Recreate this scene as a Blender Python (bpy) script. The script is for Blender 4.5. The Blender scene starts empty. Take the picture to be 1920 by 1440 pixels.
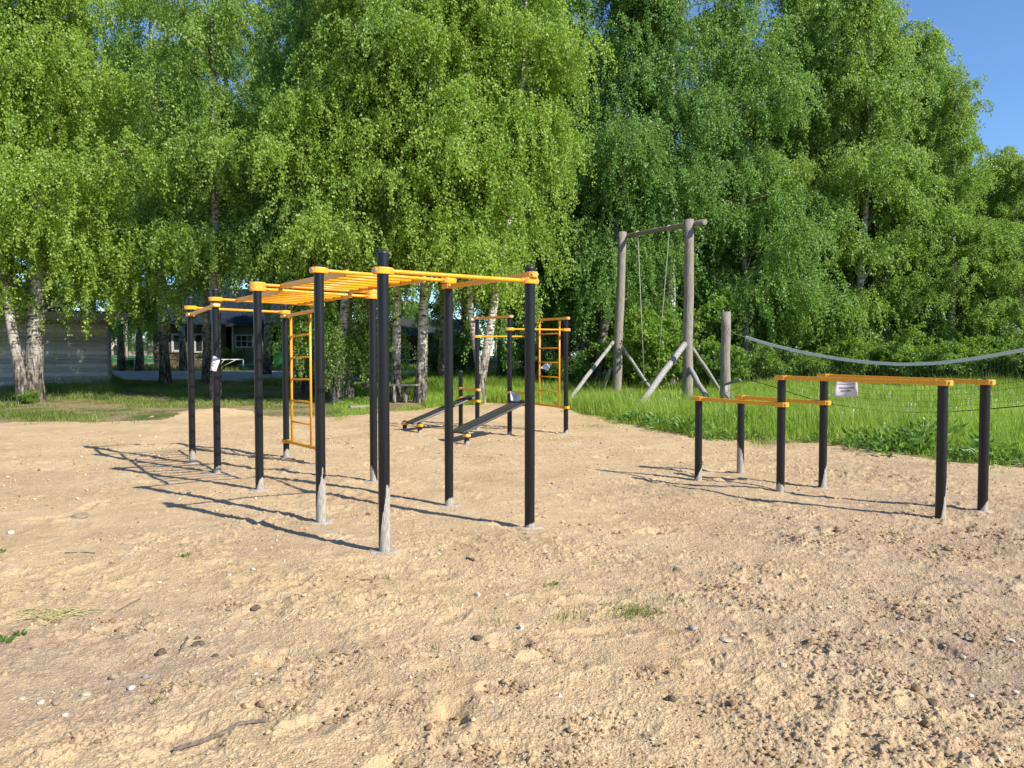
import bpy, math, random
import numpy as np
from mathutils import Vector
R = math.radians
scene = bpy.context.scene
C = scene.collection
PI = math.pi

# ------------------------------------------------------------------ camera model
F = 1442.0; HOR = 666.0; CAMH = 1.5
PITCH = math.atan((720 - HOR) / F)
_cp, _sp = math.cos(PITCH), math.sin(PITCH)
def ray(px, py):
    u = (px - 960) / F; v = -(py - 720) / F
    return np.array([u, _cp + v * _sp, -_sp + v * _cp])
def ground(px, py, z=0.0):
    d = ray(px, py); t = (z - CAMH) / d[2]
    return np.array([d[0] * t, d[1] * t, z])
def at(px, py, Y):
    d = ray(px, py); t = Y / d[1]
    return np.array([d[0] * t, Y, CAMH + d[2] * t])
def rise(x, y):
    t = np.clip((np.asarray(y, float) - 22) / 26.0, 0, 1)
    return 0.6 * t * t * (3 - 2 * t) * 0.35 + 0.6 * t * 0.65

# ------------------------------------------------------------------ numpy noise
def _hash(ix, iy, seed):
    n = (ix.astype(np.int64) * 374761393 + iy.astype(np.int64) * 668265263 + seed * 1442695041) & 0x7fffffff
    n = ((n ^ (n >> 13)) * 1274126177) & 0x7fffffff
    n = n ^ (n >> 16)
    return (n & 0xffff) / 65535.0
def vnoise(x, y, s, seed=0):
    x = x / s; y = y / s
    ix = np.floor(x); iy = np.floor(y); fx = x - ix; fy = y - iy
    fx = fx * fx * fx * (fx * (fx * 6 - 15) + 10); fy = fy * fy * fy * (fy * (fy * 6 - 15) + 10)
    a = _hash(ix, iy, seed); b = _hash(ix + 1, iy, seed); c = _hash(ix, iy + 1, seed); d = _hash(ix + 1, iy + 1, seed)
    return (a * (1 - fx) + b * fx) * (1 - fy) + (c * (1 - fx) + d * fx) * fy
def rotn(x, y, s, seed, ang):
    ca, sa = math.cos(ang), math.sin(ang)
    return vnoise(x * ca - y * sa, x * sa + y * ca, s, seed)

# ------------------------------------------------------------------ objects
W = {}
def tag(o, label=None, cat=None, group=None, kind=None):
    if label: o['label'] = label
    if cat: o['category'] = cat
    if group: o['group'] = group
    if kind: o['kind'] = kind
    return o
def empty(name, loc, label, cat, group=None):
    o = bpy.data.objects.new(name, None); C.objects.link(o)
    o.empty_display_size = 0.2
    o.location = loc; W[o.name] = np.array(loc, float)
    return tag(o, label, cat, group)
def mesh_np(name, verts, faces4=None, faces3=None, smooth=False):
    me = bpy.data.meshes.new(name)
    verts = np.ascontiguousarray(verts, dtype=np.float32)
    f4 = np.zeros((0, 4), np.int32) if faces4 is None else np.asarray(faces4, np.int32)
    f3 = np.zeros((0, 3), np.int32) if faces3 is None else np.asarray(faces3, np.int32)
    loops = np.concatenate([f4.ravel(), f3.ravel()]).astype(np.int32)
    me.vertices.add(len(verts)); me.vertices.foreach_set('co', verts.ravel())
    me.loops.add(len(loops)); me.loops.foreach_set('vertex_index', loops)
    n = len(f4) + len(f3)
    me.polygons.add(n)
    st = np.concatenate([np.arange(len(f4)) * 4, len(f4) * 4 + np.arange(len(f3)) * 3]).astype(np.int32)
    me.polygons.foreach_set('loop_start', st)
    try:
        tot = np.concatenate([np.full(len(f4), 4), np.full(len(f3), 3)]).astype(np.int32)
        me.polygons.foreach_set('loop_total', tot)
    except Exception: pass
    me.polygons.foreach_set('use_smooth', np.full(n, smooth, dtype=bool))
    me.update(calc_edges=True)
    return me
def add_attr(me, name, data):
    a = me.attributes.new(name, 'FLOAT', 'POINT'); a.data.foreach_set('value', np.ascontiguousarray(data, np.float32))
def link(name, me, m, parent=None, origin=None):
    o = bpy.data.objects.new(name, me); C.objects.link(o)
    if m and not me.materials: me.materials.append(m)
    og = np.zeros(3) if origin is None else np.array(origin, float)
    W[o.name] = og
    if parent is not None:
        o.parent = parent; o.location = og - W[parent.name]
    else: o.location = og
    return o

class MB:
    def __init__(s): s.v = []; s.f = []; s.sm = []
    def add(s, vs, fs, smooth=False):
        b = len(s.v); s.v += [tuple(map(float, p)) for p in vs]
        for f in fs: s.f.append(tuple(b + i for i in f)); s.sm.append(smooth)
        return s
    def box(s, c, size, rz=0, ax=None):
        c = np.array(c, float); hx, hy, hz = [k / 2 for k in size]
        M = np.eye(3)
        if ax is not None: M = np.array(ax, float).T
        elif rz: M = np.array([[math.cos(rz), -math.sin(rz), 0], [math.sin(rz), math.cos(rz), 0], [0, 0, 1]])
        ch = min(hx, hy, hz) * 0.12
        vs = []; 
        for sx, sy, sz in [(-1,-1,-1),(1,-1,-1),(1,1,-1),(-1,1,-1),(-1,-1,1),(1,-1,1),(1,1,1),(-1,1,1)]:
            vs.append(c + M @ np.array([sx * hx, sy * hy, sz * hz]))
        return s.add(vs, [(0,3,2,1),(4,5,6,7),(0,1,5,4),(1,2,6,5),(2,3,7,6),(3,0,4,7)])
    def sweep(s, pts, prof, up=(0,0,1), scales=None, smooth=False, caps=True):
        pts = [np.array(p, float) for p in pts]; n = len(prof); vs = []; K = len(pts)
        up = np.array(up, float)
        for i, p in enumerate(pts):
            t = pts[min(i + 1, K - 1)] - pts[max(i - 1, 0)]; t /= np.linalg.norm(t) + 1e-12
            u = up
            if abs(t @ u) > 0.98: u = np.array([0, 1, 0.]) if abs(t[1]) < .9 else np.array([1., 0, 0])
            a = np.cross(t, u); a /= np.linalg.norm(a); b = np.cross(a, t)
            k = 1 if scales is None else scales[i]
            kx, ky = (k, k) if not hasattr(k, '__len__') else k
            for q in prof: vs.append(p + a * q[0] * kx + b * q[1] * ky)
        fs = []
        for i in range(K - 1):
            for j in range(n):
                j2 = (j + 1) % n
                fs.append((i*n+j, i*n+j2, (i+1)*n+j2, (i+1)*n+j))
        s.add(vs, fs, smooth)
        if caps:
            b = len(s.v) - len(vs)
            s.f.append(tuple(b + j for j in reversed(range(n)))); s.sm.append(False)
            s.f.append(tuple(b + (K-1)*n + j for j in range(n))); s.sm.append(False)
        return s
    def tube(s, pts, r, n=10, smooth=True):
        prof = [(math.cos(2*PI*k/n), math.sin(2*PI*k/n)) for k in range(n)]
        rr = [r]*len(pts) if not hasattr(r, '__len__') else r
        return s.sweep(pts, prof, scales=rr, smooth=smooth)
    def lathe(s, c, prof, n=20, smooth=True):
        vs = []; fs = []; c = np.array(c, float); K = len(prof)
        for r, z in prof:
            for k in range(n):
                a = 2*PI*k/n; vs.append(c + np.array([r*math.cos(a), r*math.sin(a), z]))
        for i in range(K-1):
            for k in range(n):
                k2 = (k+1) % n; fs.append((i*n+k, i*n+k2, (i+1)*n+k2, (i+1)*n+k))
        s.add(vs, fs, smooth); b = len(s.v) - len(vs)
        s.f.append(tuple(b + k for k in reversed(range(n)))); s.sm.append(False)
        s.f.append(tuple(b + (K-1)*n + k for k in range(n))); s.sm.append(False)
        return s
    def prism(s, outline, z0, z1, c=(0,0,0), rz=0):
        ca, sa = math.cos(rz), math.sin(rz); n = len(outline)
        P = [(c[0] + x*ca - y*sa, c[1] + x*sa + y*ca) for x, y in outline]
        ch = (z1 - z0) * 0.10; cx, cy = c[0], c[1]
        def ring(z, k): return [(cx + (x-cx)*k, cy + (y-cy)*k, z) for x, y in P]
        vs = ring(z0, .965) + ring(z0+ch, 1) + ring(z1-ch, 1) + ring(z1, .965)
        fs = [tuple(reversed(range(n))), tuple(3*n + k for k in range(n))]
        for i in range(3):
            for k in range(n):
                k2 = (k+1) % n; fs.append((i*n+k, i*n+k2, (i+1)*n+k2, (i+1)*n+k))
        return s.add(vs, fs)
    def build(s, name, m, parent=None, origin=None):
        og = np.zeros(3) if origin is None else np.array(origin, float)
        if origin is None and parent is not None: og = W[parent.name]
        me = bpy.data.meshes.new(name)
        me.from_pydata([tuple(np.array(p) - og) for p in s.v], [], s.f)
        me.polygons.foreach_set('use_smooth', s.sm); me.update()
        return link(name, me, m, parent, og)

# ------------------------------------------------------------------ materials
def newmat(name):
    m = bpy.data.materials.new(name); m.use_nodes = True
    nt = m.node_tree; nt.nodes.clear()
    out = nt.nodes.new('ShaderNodeOutputMaterial')
    return m, nt, out
def N(nt, t, **kw):
    n = nt.nodes.new(t)
    for k, v in kw.items():
        if k.startswith('_'): setattr(n, k[1:], v)
        else: n.inputs[k.replace('__', ' ')].default_value = v
    return n
def L(nt, a, ao, b, bi): nt.links.new(a.outputs[ao], b.inputs[bi])
def ramp(nt, pts, interp='LINEAR'):
    n = nt.nodes.new('ShaderNodeValToRGB'); cr = n.color_ramp; cr.interpolation = interp
    while len(cr.elements) < len(pts): cr.elements.new(0.5)
    for e, (p, c) in zip(cr.elements, pts):
        e.position = p; e.color = tuple(c) + (1,) if hasattr(c, '__len__') else (c, c, c, 1)
    return n
def coords(nt, scale=(1,1,1), kind='Object'):
    tc = nt.nodes.new('ShaderNodeTexCoord'); mp = nt.nodes.new('ShaderNodeMapping')
    mp.inputs['Scale'].default_value = scale
    L(nt, tc, kind, mp, 'Vector'); return mp
def noise(nt, vec, scale, detail=4, rough=.55):
    n = N(nt, 'ShaderNodeTexNoise', Scale=scale, Detail=detail, Roughness=rough)
    L(nt, vec, 'Vector', n, 'Vector'); return n
def simple(name, c1, c2, rough, scale=(6,6,6), nscale=3, bump=0.0, lo=.35, hi=.65, spec=.4, metal=0, detail=5):
    m, nt, out = newmat(name)
    b = N(nt, 'ShaderNodeBsdfPrincipled', Roughness=rough, Metallic=metal); b.inputs['Specular IOR Level'].default_value = spec
    v = coords(nt, scale); n = noise(nt, v, nscale, detail)
    r = ramp(nt, [(lo, c1), (hi, c2)]); L(nt, n, 'Fac', r, 'Fac'); L(nt, r, 'Color', b, 'Base Color')
    if bump:
        bp = N(nt, 'ShaderNodeBump', Strength=bump, Distance=.02); L(nt, n, 'Fac', bp, 'Height'); L(nt, bp, 'Normal', b, 'Normal')
    L(nt, b, 'BSDF', out, 'Surface'); return m
M = {}
M['yellow'] = simple('yellow_paint', (.66,.262,.004), (.84,.365,.009), .36, (14,14,14), 4, .05, .3, .6, spec=.5)
M['bolt'] = simple('bolt_steel', (.22,.17,.13), (.5,.46,.42), .35, (80,80,80), 2, metal=.7)
M['cap'] = simple('cap_plastic', (.016,.016,.019), (.035,.035,.04), .42, (30,30,30), 2)
M['rubber'] = simple('board_plastic', (.022,.021,.019), (.05,.047,.04), .5, (2,14,14), 3, .15)
M['concrete'] = simple('footing_concrete', (.27,.22,.165), (.43,.37,.30), .95, (20,20,20), 2, .5)
M['oldwood'] = simple('grey_weathered_wood', (.14,.115,.088), (.33,.285,.235), .9, (26,26,2.2), 2.2, .6, .3, .7)
M['oldplank'] = simple('weathered_plank', (.16,.145,.125), (.40,.375,.34), .9, (9,9,9), 3, .4, .3, .72)
M['rope'] = simple('rope', (.33,.30,.24), (.5,.46,.38), .9, (40,40,40), 3)
M['tape'] = simple('net_tape', (.70,.67,.60), (.82,.79,.72), .7, (5,5,5), 3)
M['cord'] = simple('net_cord', (.012,.014,.012), (.03,.03,.028), .8)
M['paper'] = simple('paper', (.54,.51,.51), (.66,.63,.62), .85, (5,5,5), 3)
M['ink'] = simple('ink', (.12,.12,.15), (.25,.25,.29), .9, (60,60,60), 3)
M['roof'] = simple('tarred_roof', (.035,.034,.03), (.065,.062,.055), 1.0, (3,3,3), 3, .2, spec=.1)
M['blueroof'] = simple('blue_metal_roof', (.014,.022,.034), (.02,.032,.048), .9, (1,1,1), 3, spec=.1)
M['brownwall'] = simple('brown_boards', (.085,.065,.04), (.14,.11,.07), .85, (.6,.6,9), 3, .2)
M['porch'] = simple('olive_boards', (.13,.14,.095), (.17,.18,.13), .8, (.6,.6,9), 3, .2)
M['white'] = simple('white_paint', (.42,.42,.40), (.55,.55,.52), .7, (3,3,3), 3)
M['shade_dark'] = simple('painted_interior_shade', (.01,.01,.009), (.018,.018,.016), .9)  # near-black colour standing in for the shade of unlit interiors
M['greenpaint'] = simple('green_paint', (.02,.13,.035), (.03,.16,.05), .6, (3,3,3), 3)
M['rail'] = simple('rail_metal', (.50,.51,.48), (.66,.66,.63), .6, (3,3,3), 3)
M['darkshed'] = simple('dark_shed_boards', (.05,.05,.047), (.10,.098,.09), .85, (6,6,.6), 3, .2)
M['tarp'] = simple('green_tarpaulin', (.02,.13,.075), (.04,.20,.12), .5, (3,3,3), 3, .4)
M['palewood'] = simple('pale_wood', (.38,.32,.23), (.55,.48,.38), .85, (3,3,12), 3)
M['picket'] = simple('picket_wood', (.20,.17,.12), (.36,.31,.23), .85, (6,6,2), 3)
M['tub'] = simple('turquoise_plastic', (.16,.40,.36), (.2,.45,.4), .4)
M['bird'] = simple('black_feathers', (.008,.008,.01), (.02,.02,.024), .5, (20,20,20), 3)
M['stick'] = simple('stick_bark', (.10,.075,.055), (.22,.17,.13), .9, (30,30,30), 2, .5)
M['straw'] = simple('dry_grass', (.32,.27,.11), (.42,.38,.16), .8)
M['farroof'] = simple('far_roof', (.16,.16,.17), (.22,.22,.23), .8)
M['farwall'] = simple('far_wall', (.34,.24,.2), (.42,.32,.27), .8)
def glassmat():
    m, nt, out = newmat('window_glass')
    b = N(nt, 'ShaderNodeBsdfPrincipled', Roughness=.08); b.inputs['Base Color'].default_value = (.02,.022,.024,1)
    L(nt, b, 'BSDF', out, 'Surface'); return m
M['glass'] = glassmat()
def stonemat(name, c1, c2): return simple(name, c1, c2, .85, (14,14,14), 2.5, .5, .3, .7)
M['stone_white'] = stonemat('pale_stone', (.36,.31,.24), (.64,.58,.49))
M['stone_grey'] = stonemat('grey_stone', (.19,.175,.155), (.36,.335,.30))
M['stone_brown'] = stonemat('brown_stone', (.20,.14,.09), (.36,.27,.185))
M['stone_tan'] = stonemat('tan_stone', (.34,.27,.18), (.55,.45,.32))
M['clod'] = simple('dark_clod', (.07,.048,.03), (.19,.135,.085), 1, (25,25,25), 3, 1.0)

def postmat():
    # black powder-coated pipe; a smear of grey cement at the foot whose height (object colour R) and side (G) differ from post to post
    m, nt, out = newmat('black_post_paint')
    tc = nt.nodes.new('ShaderNodeTexCoord'); sp = nt.nodes.new('ShaderNodeSeparateXYZ'); L(nt, tc, 'Object', sp, 'Vector')
    oi = nt.nodes.new('ShaderNodeObjectInfo'); sc = nt.nodes.new('ShaderNodeSeparateColor'); L(nt, oi, 'Color', sc, 'Color')
    at2 = N(nt, 'ShaderNodeMath', _operation='ARCTAN2'); L(nt, sp, 'Y', at2, 0); L(nt, sp, 'X', at2, 1)
    ph = N(nt, 'ShaderNodeMath', _operation='MULTIPLY'); ph.inputs[1].default_value = 2*PI; L(nt, sc, 'Green', ph, 0)
    df = N(nt, 'ShaderNodeMath', _operation='SUBTRACT'); L(nt, at2, 0, df, 0); L(nt, ph, 0, df, 1)
    cs = N(nt, 'ShaderNodeMath', _operation='COSINE'); L(nt, df, 0, cs, 0)
    k = N(nt, 'ShaderNodeMath', _operation='MULTIPLY_ADD'); k.inputs[1].default_value = .62; k.inputs[2].default_value = .38; L(nt, cs, 0, k, 0)
    lim = N(nt, 'ShaderNodeMath', _operation='MULTIPLY'); L(nt, sc, 'Red', lim, 0); L(nt, k, 0, lim, 1)
    mp = coords(nt, (26, 26, 5)); n = noise(nt, mp, 1.4, 4, .65)
    addn = N(nt, 'ShaderNodeMath', _operation='MULTIPLY_ADD'); addn.inputs[1].default_value = .36; addn.inputs[2].default_value = -.18; L(nt, n, 'Fac', addn, 0)
    ns = N(nt, 'ShaderNodeMath', _operation='MULTIPLY'); L(nt, addn, 0, ns, 0); L(nt, lim, 0, ns, 1)
    ns2 = N(nt, 'ShaderNodeMath', _operation='MULTIPLY_ADD'); ns2.inputs[1].default_value = 3.2; L(nt, ns, 0, ns2, 0); L(nt, lim, 0, ns2, 2)
    su = N(nt, 'ShaderNodeMath', _operation='SUBTRACT'); L(nt, ns2, 0, su, 0); L(nt, sp, 'Z', su, 1)
    ms = N(nt, 'ShaderNodeMapRange'); ms.inputs['From Min'].default_value = -.004; ms.inputs['From Max'].default_value = .012; L(nt, su, 0, ms, 'Value')
    c1 = ramp(nt, [(.3, (.21,.19,.155)), (.7, (.42,.395,.335))]); n3 = noise(nt, coords(nt, (60,60,12)), 1.5, 4); L(nt, n3, 'Fac', c1, 'Fac')
    c0 = ramp(nt, [(.4, (.004,.004,.005)), (.75, (.010,.010,.011))]); n4 = noise(nt, coords(nt, (40,40,3)), 1.2, 4); L(nt, n4, 'Fac', c0, 'Fac')
    mx = N(nt, 'ShaderNodeMix', _data_type='RGBA'); L(nt, ms, 'Result', mx, 'Factor'); L(nt, c0, 'Color', mx, 6); L(nt, c1, 'Color', mx, 7)
    b = N(nt, 'ShaderNodeBsdfPrincipled'); b.inputs['Specular IOR Level'].default_value = .4
    rr = N(nt, 'ShaderNodeMapRange'); rr.inputs['To Min'].default_value = .36; rr.inputs['To Max'].default_value = .9
    L(nt, ms, 'Result', rr, 'Value'); L(nt, rr, 'Result', b, 'Roughness'); L(nt, mx, 2, b, 'Base Color')
    L(nt, b, 'BSDF', out, 'Surface'); return m
M['post'] = postmat()

def sandmat():
    m, nt, out = newmat('sand')
    b = N(nt, 'ShaderNodeBsdfPrincipled', Roughness=.95); b.inputs['Specular IOR Level'].default_value = .15
    v = coords(nt)
    a = N(nt, 'ShaderNodeAttribute', _attribute_name='dirt')
    n1 = noise(nt, v, .9, 6, .6); n2 = noise(nt, v, 9, 6, .65); n3 = noise(nt, v, 70, 4, .7)
    c = ramp(nt, [(.27, (.39,.25,.125)), (.5, (.55,.385,.212)), (.72, (.65,.478,.275))])
    mixn = N(nt, 'ShaderNodeMath', _operation='MULTIPLY_ADD'); mixn.inputs[1].default_value = .40; L(nt, n2, 'Fac', mixn, 0)
    h = N(nt, 'ShaderNodeMath', _operation='MULTIPLY'); h.inputs[1].default_value = .62; L(nt, n1, 'Fac', h, 0); L(nt, h, 0, mixn, 2)
    L(nt, mixn, 0, c, 'Fac')
    d = ramp(nt, [(.3, (.245,.172,.118)), (.65, (.40,.295,.21))]); L(nt, n2, 'Fac', d, 'Fac')
    mx = N(nt, 'ShaderNodeMix', _data_type='RGBA'); 
    mk = N(nt, 'ShaderNodeMath', _operation='MULTIPLY_ADD'); mk.inputs[1].default_value = 1.0
    n5 = noise(nt, v, 5, 6, .7)
    mr = N(nt, 'ShaderNodeMapRange'); mr.inputs['From Min'].default_value = .3; mr.inputs['From Max'].default_value = .7; mr.inputs['To Min'].default_value = -.35; mr.inputs['To Max'].default_value = .35
    L(nt, n5, 'Fac', mr, 'Value'); L(nt, a, 'Fac', mk, 0); L(nt, mr, 'Result', mk, 2); mk.use_clamp = True
    L(nt, mk, 0, mx, 'Factor'); L(nt, c, 'Color', mx, 6); L(nt, d, 'Color', mx, 7)
    # grain: individual coarse grains of darker and paler stone
    g = ramp(nt, [(.28, .66), (.40, 1.0), (.66, 1.0), (.78, 1.12)]); L(nt, n3, 'Fac', g, 'Fac')
    mm = N(nt, 'ShaderNodeMix', _data_type='RGBA', _blend_type='MULTIPLY'); mm.inputs['Factor'].default_value = 1
    L(nt, mx, 2, mm, 6); L(nt, g, 'Color', mm, 7); L(nt, mm, 2, b, 'Base Color')
    n6 = noise(nt, v, 45, 6, .75)
    vo = N(nt, 'ShaderNodeTexVoronoi', Scale=95.0); L(nt, v, 'Vector', vo, 'Vector')
    ad = N(nt, 'ShaderNodeMath', _operation='MULTIPLY_ADD'); ad.inputs[1].default_value = -.45; L(nt, vo, 'Distance', ad, 0); L(nt, n6, 'Fac', ad, 2)
    bp = N(nt, 'ShaderNodeBump', Strength=.75, Distance=.02); L(nt, ad, 0, bp, 'Height'); L(nt, bp, 'Normal', b, 'Normal')
    L(nt, b, 'BSDF', out, 'Surface'); return m
M['sand'] = sandmat()
def soilmat():
    m, nt, out = newmat('turf_soil')
    b = N(nt, 'ShaderNodeBsdfPrincipled', Roughness=1); b.inputs['Specular IOR Level'].default_value = .1
    v = coords(nt); n1 = noise(nt, v, .55, 7, .62); n2 = noise(nt, v, 6, 5, .6)
    c = ramp(nt, [(.30, (.06,.10,.018)), (.42, (.12,.13,.04)), (.54, (.27,.20,.11))]); L(nt, n1, 'Fac', c, 'Fac')
    g = ramp(nt, [(.3, .7), (.7, 1.2)]); L(nt, n2, 'Fac', g, 'Fac')
    mm = N(nt, 'ShaderNodeMix', _data_type='RGBA', _blend_type='MULTIPLY'); mm.inputs['Factor'].default_value = 1
    L(nt, c, 'Color', mm, 6); L(nt, g, 'Color', mm, 7); L(nt, mm, 2, b, 'Base Color')
    bp = N(nt, 'ShaderNodeBump', Strength=.8, Distance=.04); L(nt, n2, 'Fac', bp, 'Height'); L(nt, bp, 'Normal', b, 'Normal')
    L(nt, b, 'BSDF', out, 'Surface'); return m
M['soil'] = soilmat()
M['road'] = simple('road_surface', (.24,.23,.215), (.40,.375,.335), .95, (1,1,1), 3, .2)

def leafmat(name, dark, light, tlight, trans=.38, use_obj=True, rough=.5):
    m, nt, out = newmat(name)
    a = N(nt, 'ShaderNodeAttribute', _attribute_name='var')
    r1 = ramp(nt, [(0, dark), (1, light)]); L(nt, a, 'Fac', r1, 'Fac')
    r2 = ramp(nt, [(0, tuple(.7*k for k in tlight)), (1, tlight)]); L(nt, a, 'Fac', r2, 'Fac')
    oi = nt.nodes.new('ShaderNodeObjectInfo')
    def tint(src):
        if not use_obj: return src, 'Color'
        mm = N(nt, 'ShaderNodeMix', _data_type='RGBA', _blend_type='MULTIPLY'); mm.inputs['Factor'].default_value = 1
        L(nt, src, 'Color', mm, 6); L(nt, oi, 'Color', mm, 7); return mm, 2
    b = N(nt, 'ShaderNodeBsdfPrincipled', Roughness=rough); b.inputs['Specular IOR Level'].default_value = .5
    t = N(nt, 'ShaderNodeBsdfTranslucent'); mx = N(nt, 'ShaderNodeMixShader', Fac=trans)
    s, k = tint(r1); L(nt, s, k, b, 'Base Color')
    s, k = tint(r2); L(nt, s, k, t, 'Color')
    L(nt, b, 'BSDF', mx, 1); L(nt, t, 'BSDF', mx, 2); L(nt, mx, 'Shader', out, 'Surface'); return m
M['leaf'] = leafmat('birch_leaves', (.095,.185,.022), (.29,.41,.085), (.50,.72,.09), .44)
M['shrubleaf'] = leafmat('shrub_leaves', (.075,.15,.02), (.17,.28,.04), (.34,.53,.06), .4)
M['grass'] = leafmat('grass_blades', (.14,.25,.016), (.36,.47,.065), (.48,.66,.07), .42, False, .5)
M['lawn'] = leafmat('lawn_blades', (.09,.145,.016), (.26,.29,.065), (.32,.42,.06), .36, False, .5)
M['weed'] = leafmat('weed_leaves', (.065,.15,.02), (.16,.28,.04), (.27,.46,.05), .38, False, .45)
M['fluff'] = simple('seed_heads', (.6,.6,.55), (.75,.75,.7), .9)
def barkmat():
    m, nt, out = newmat('birch_bark')
    b = N(nt, 'ShaderNodeBsdfPrincipled', Roughness=.8); b.inputs['Specular IOR Level'].default_value = .25
    v = coords(nt, (3.2, 3.2, 10)); n1 = noise(nt, v, 1.3, 5, .62)
    n2 = noise(nt, coords(nt, (10,10,2.2)), 1.6, 5, .65)
    tc = nt.nodes.new('ShaderNodeTexCoord'); sp = nt.nodes.new('ShaderNodeSeparateXYZ'); L(nt, tc, 'Object', sp, 'Vector')
    r1 = ramp(nt, [(.36, (.03,.026,.022)), (.44, (.30,.27,.235)), (.52, (.62,.58,.52)), (.75, (.72,.69,.63))]); L(nt, n1, 'Fac', r1, 'Fac')
    r2 = ramp(nt, [(.40, (.028,.024,.02)), (.55, (.16,.135,.11)), (.7, (.42,.38,.33))]); L(nt, n2, 'Fac', r2, 'Fac')
    mr = N(nt, 'ShaderNodeMapRange'); mr.inputs['From Min'].default_value = .5; mr.inputs['From Max'].default_value = 3.0; L(nt, sp, 'Z', mr, 'Value')
    ad = N(nt, 'ShaderNodeMath', _operation='MULTIPLY_ADD'); ad.inputs[1].default_value = 1.6; ad.inputs[2].default_value = -.8; L(nt, n2, 'Fac', ad, 0)
    su = N(nt, 'ShaderNodeMath', _operation='ADD', _use_clamp=True); L(nt, mr, 'Result', su, 0); L(nt, ad, 0, su, 1)
    mx = N(nt, 'ShaderNodeMix', _data_type='RGBA'); L(nt, su, 0, mx, 'Factor'); L(nt, r2, 'Color', mx, 6); L(nt, r1, 'Color', mx, 7)
    a = N(nt, 'ShaderNodeAttribute', _attribute_name='rad')
    rr = N(nt, 'ShaderNodeMapRange'); rr.inputs['From Min'].default_value = .012; rr.inputs['From Max'].default_value = .05; L(nt, a, 'Fac', rr, 'Value')
    m2 = N(nt, 'ShaderNodeMix', _data_type='RGBA'); m2.inputs[6].default_value = (.055,.038,.026,1); L(nt, rr, 'Result', m2, 'Factor'); L(nt, mx, 2, m2, 7)
    oi = nt.nodes.new('ShaderNodeObjectInfo'); mm = N(nt, 'ShaderNodeMix', _data_type='RGBA', _blend_type='MULTIPLY'); mm.inputs['Factor'].default_value = 1
    L(nt, m2, 2, mm, 6); L(nt, oi, 'Color', mm, 7); L(nt, mm, 2, b, 'Base Color')
    bp = N(nt, 'ShaderNodeBump', Strength=.6, Distance=.03); L(nt, n2, 'Fac', bp, 'Height'); L(nt, bp, 'Normal', b, 'Normal')
    L(nt, b, 'BSDF', out, 'Surface'); return m
M['bark'] = barkmat()
def plankmat():
    m, nt, out = newmat('grey_plank_siding')
    b = N(nt, 'ShaderNodeBsdfPrincipled', Roughness=.9); b.inputs['Specular IOR Level'].default_value = .2
    n1 = noise(nt, coords(nt, (1.2,1.2,16)), 2, 6, .65)
    a = N(nt, 'ShaderNodeAttribute', _attribute_name='var')
    r = ramp(nt, [(.3, (.25,.235,.21)), (.7, (.56,.53,.48))])
    ad = N(nt, 'ShaderNodeMath', _operation='MULTIPLY_ADD'); ad.inputs[1].default_value = .35; L(nt, a, 'Fac', ad, 0)
    h = N(nt, 'ShaderNodeMath', _operation='MULTIPLY_ADD'); h.inputs[1].default_value = .9; h.inputs[2].default_value = -.1; L(nt, n1, 'Fac', h, 0); L(nt, h, 0, ad, 2)
    L(nt, ad, 0, r, 'Fac'); L(nt, r, 'Color', b, 'Base Color')
    bp = N(nt, 'ShaderNodeBump', Strength=.4, Distance=.01); L(nt, n1, 'Fac', bp, 'Height'); L(nt, bp, 'Normal', b, 'Normal')
    L(nt, b, 'BSDF', out, 'Surface'); return m
M['siding'] = plankmat()

# ------------------------------------------------------------------ camera, light
cam = bpy.data.cameras.new('camera'); co = bpy.data.objects.new('camera', cam); C.objects.link(co)
cam.sensor_width = 36; cam.lens = F / 1920 * 36; cam.clip_end = 3000; cam.clip_start = .05
co.location = (0, 0, CAMH); co.rotation_euler = (PI/2 - PITCH, 0, 0); scene.camera = co
SUN_AZ = math.atan2(.815, -.58); SUN_EL = R(36.6)
sd = Vector((math.sin(SUN_AZ)*math.cos(SUN_EL), math.cos(SUN_AZ)*math.cos(SUN_EL), math.sin(SUN_EL)))
sl = bpy.data.lights.new('sun', 'SUN'); sl.energy = 4.8; sl.angle = R(.5); sl.color = (1, .955, .87)
so = bpy.data.objects.new('sun', sl); C.objects.link(so); so.rotation_euler = sd.to_track_quat('Z', 'Y').to_euler(); so.location = (20, -15, 30)
w = bpy.data.worlds.new('World'); scene.world = w; w.use_nodes = True
wn = w.node_tree; wn.nodes.clear()
sky = wn.nodes.new('ShaderNodeTexSky'); sky.sky_type = 'NISHITA'; sky.sun_disc = False
sky.sun_elevation = SUN_EL; sky.sun_rotation = SUN_AZ; sky.air_density = 1.0; sky.dust_density = 0.0; sky.ozone_density = 8.0
bg = wn.nodes.new('ShaderNodeBackground'); bg.inputs['Strength'].default_value = .12
wo = wn.nodes.new('ShaderNodeOutputWorld'); wn.links.new(sky.outputs[0], bg.inputs[0]); wn.links.new(bg.outputs[0], wo.inputs[0])
scene.view_settings.view_transform = 'Standard'; scene.view_settings.look = 'None'
scene.view_settings.exposure = 0.75; scene.view_settings.gamma = 1
scene.render.engine = 'CYCLES'
scene.cycles.max_bounces = 6; scene.cycles.diffuse_bounces = 3; scene.cycles.glossy_bounces = 2
scene.cycles.transmission_bounces = 3; scene.cycles.transparent_max_bounces = 4

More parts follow.
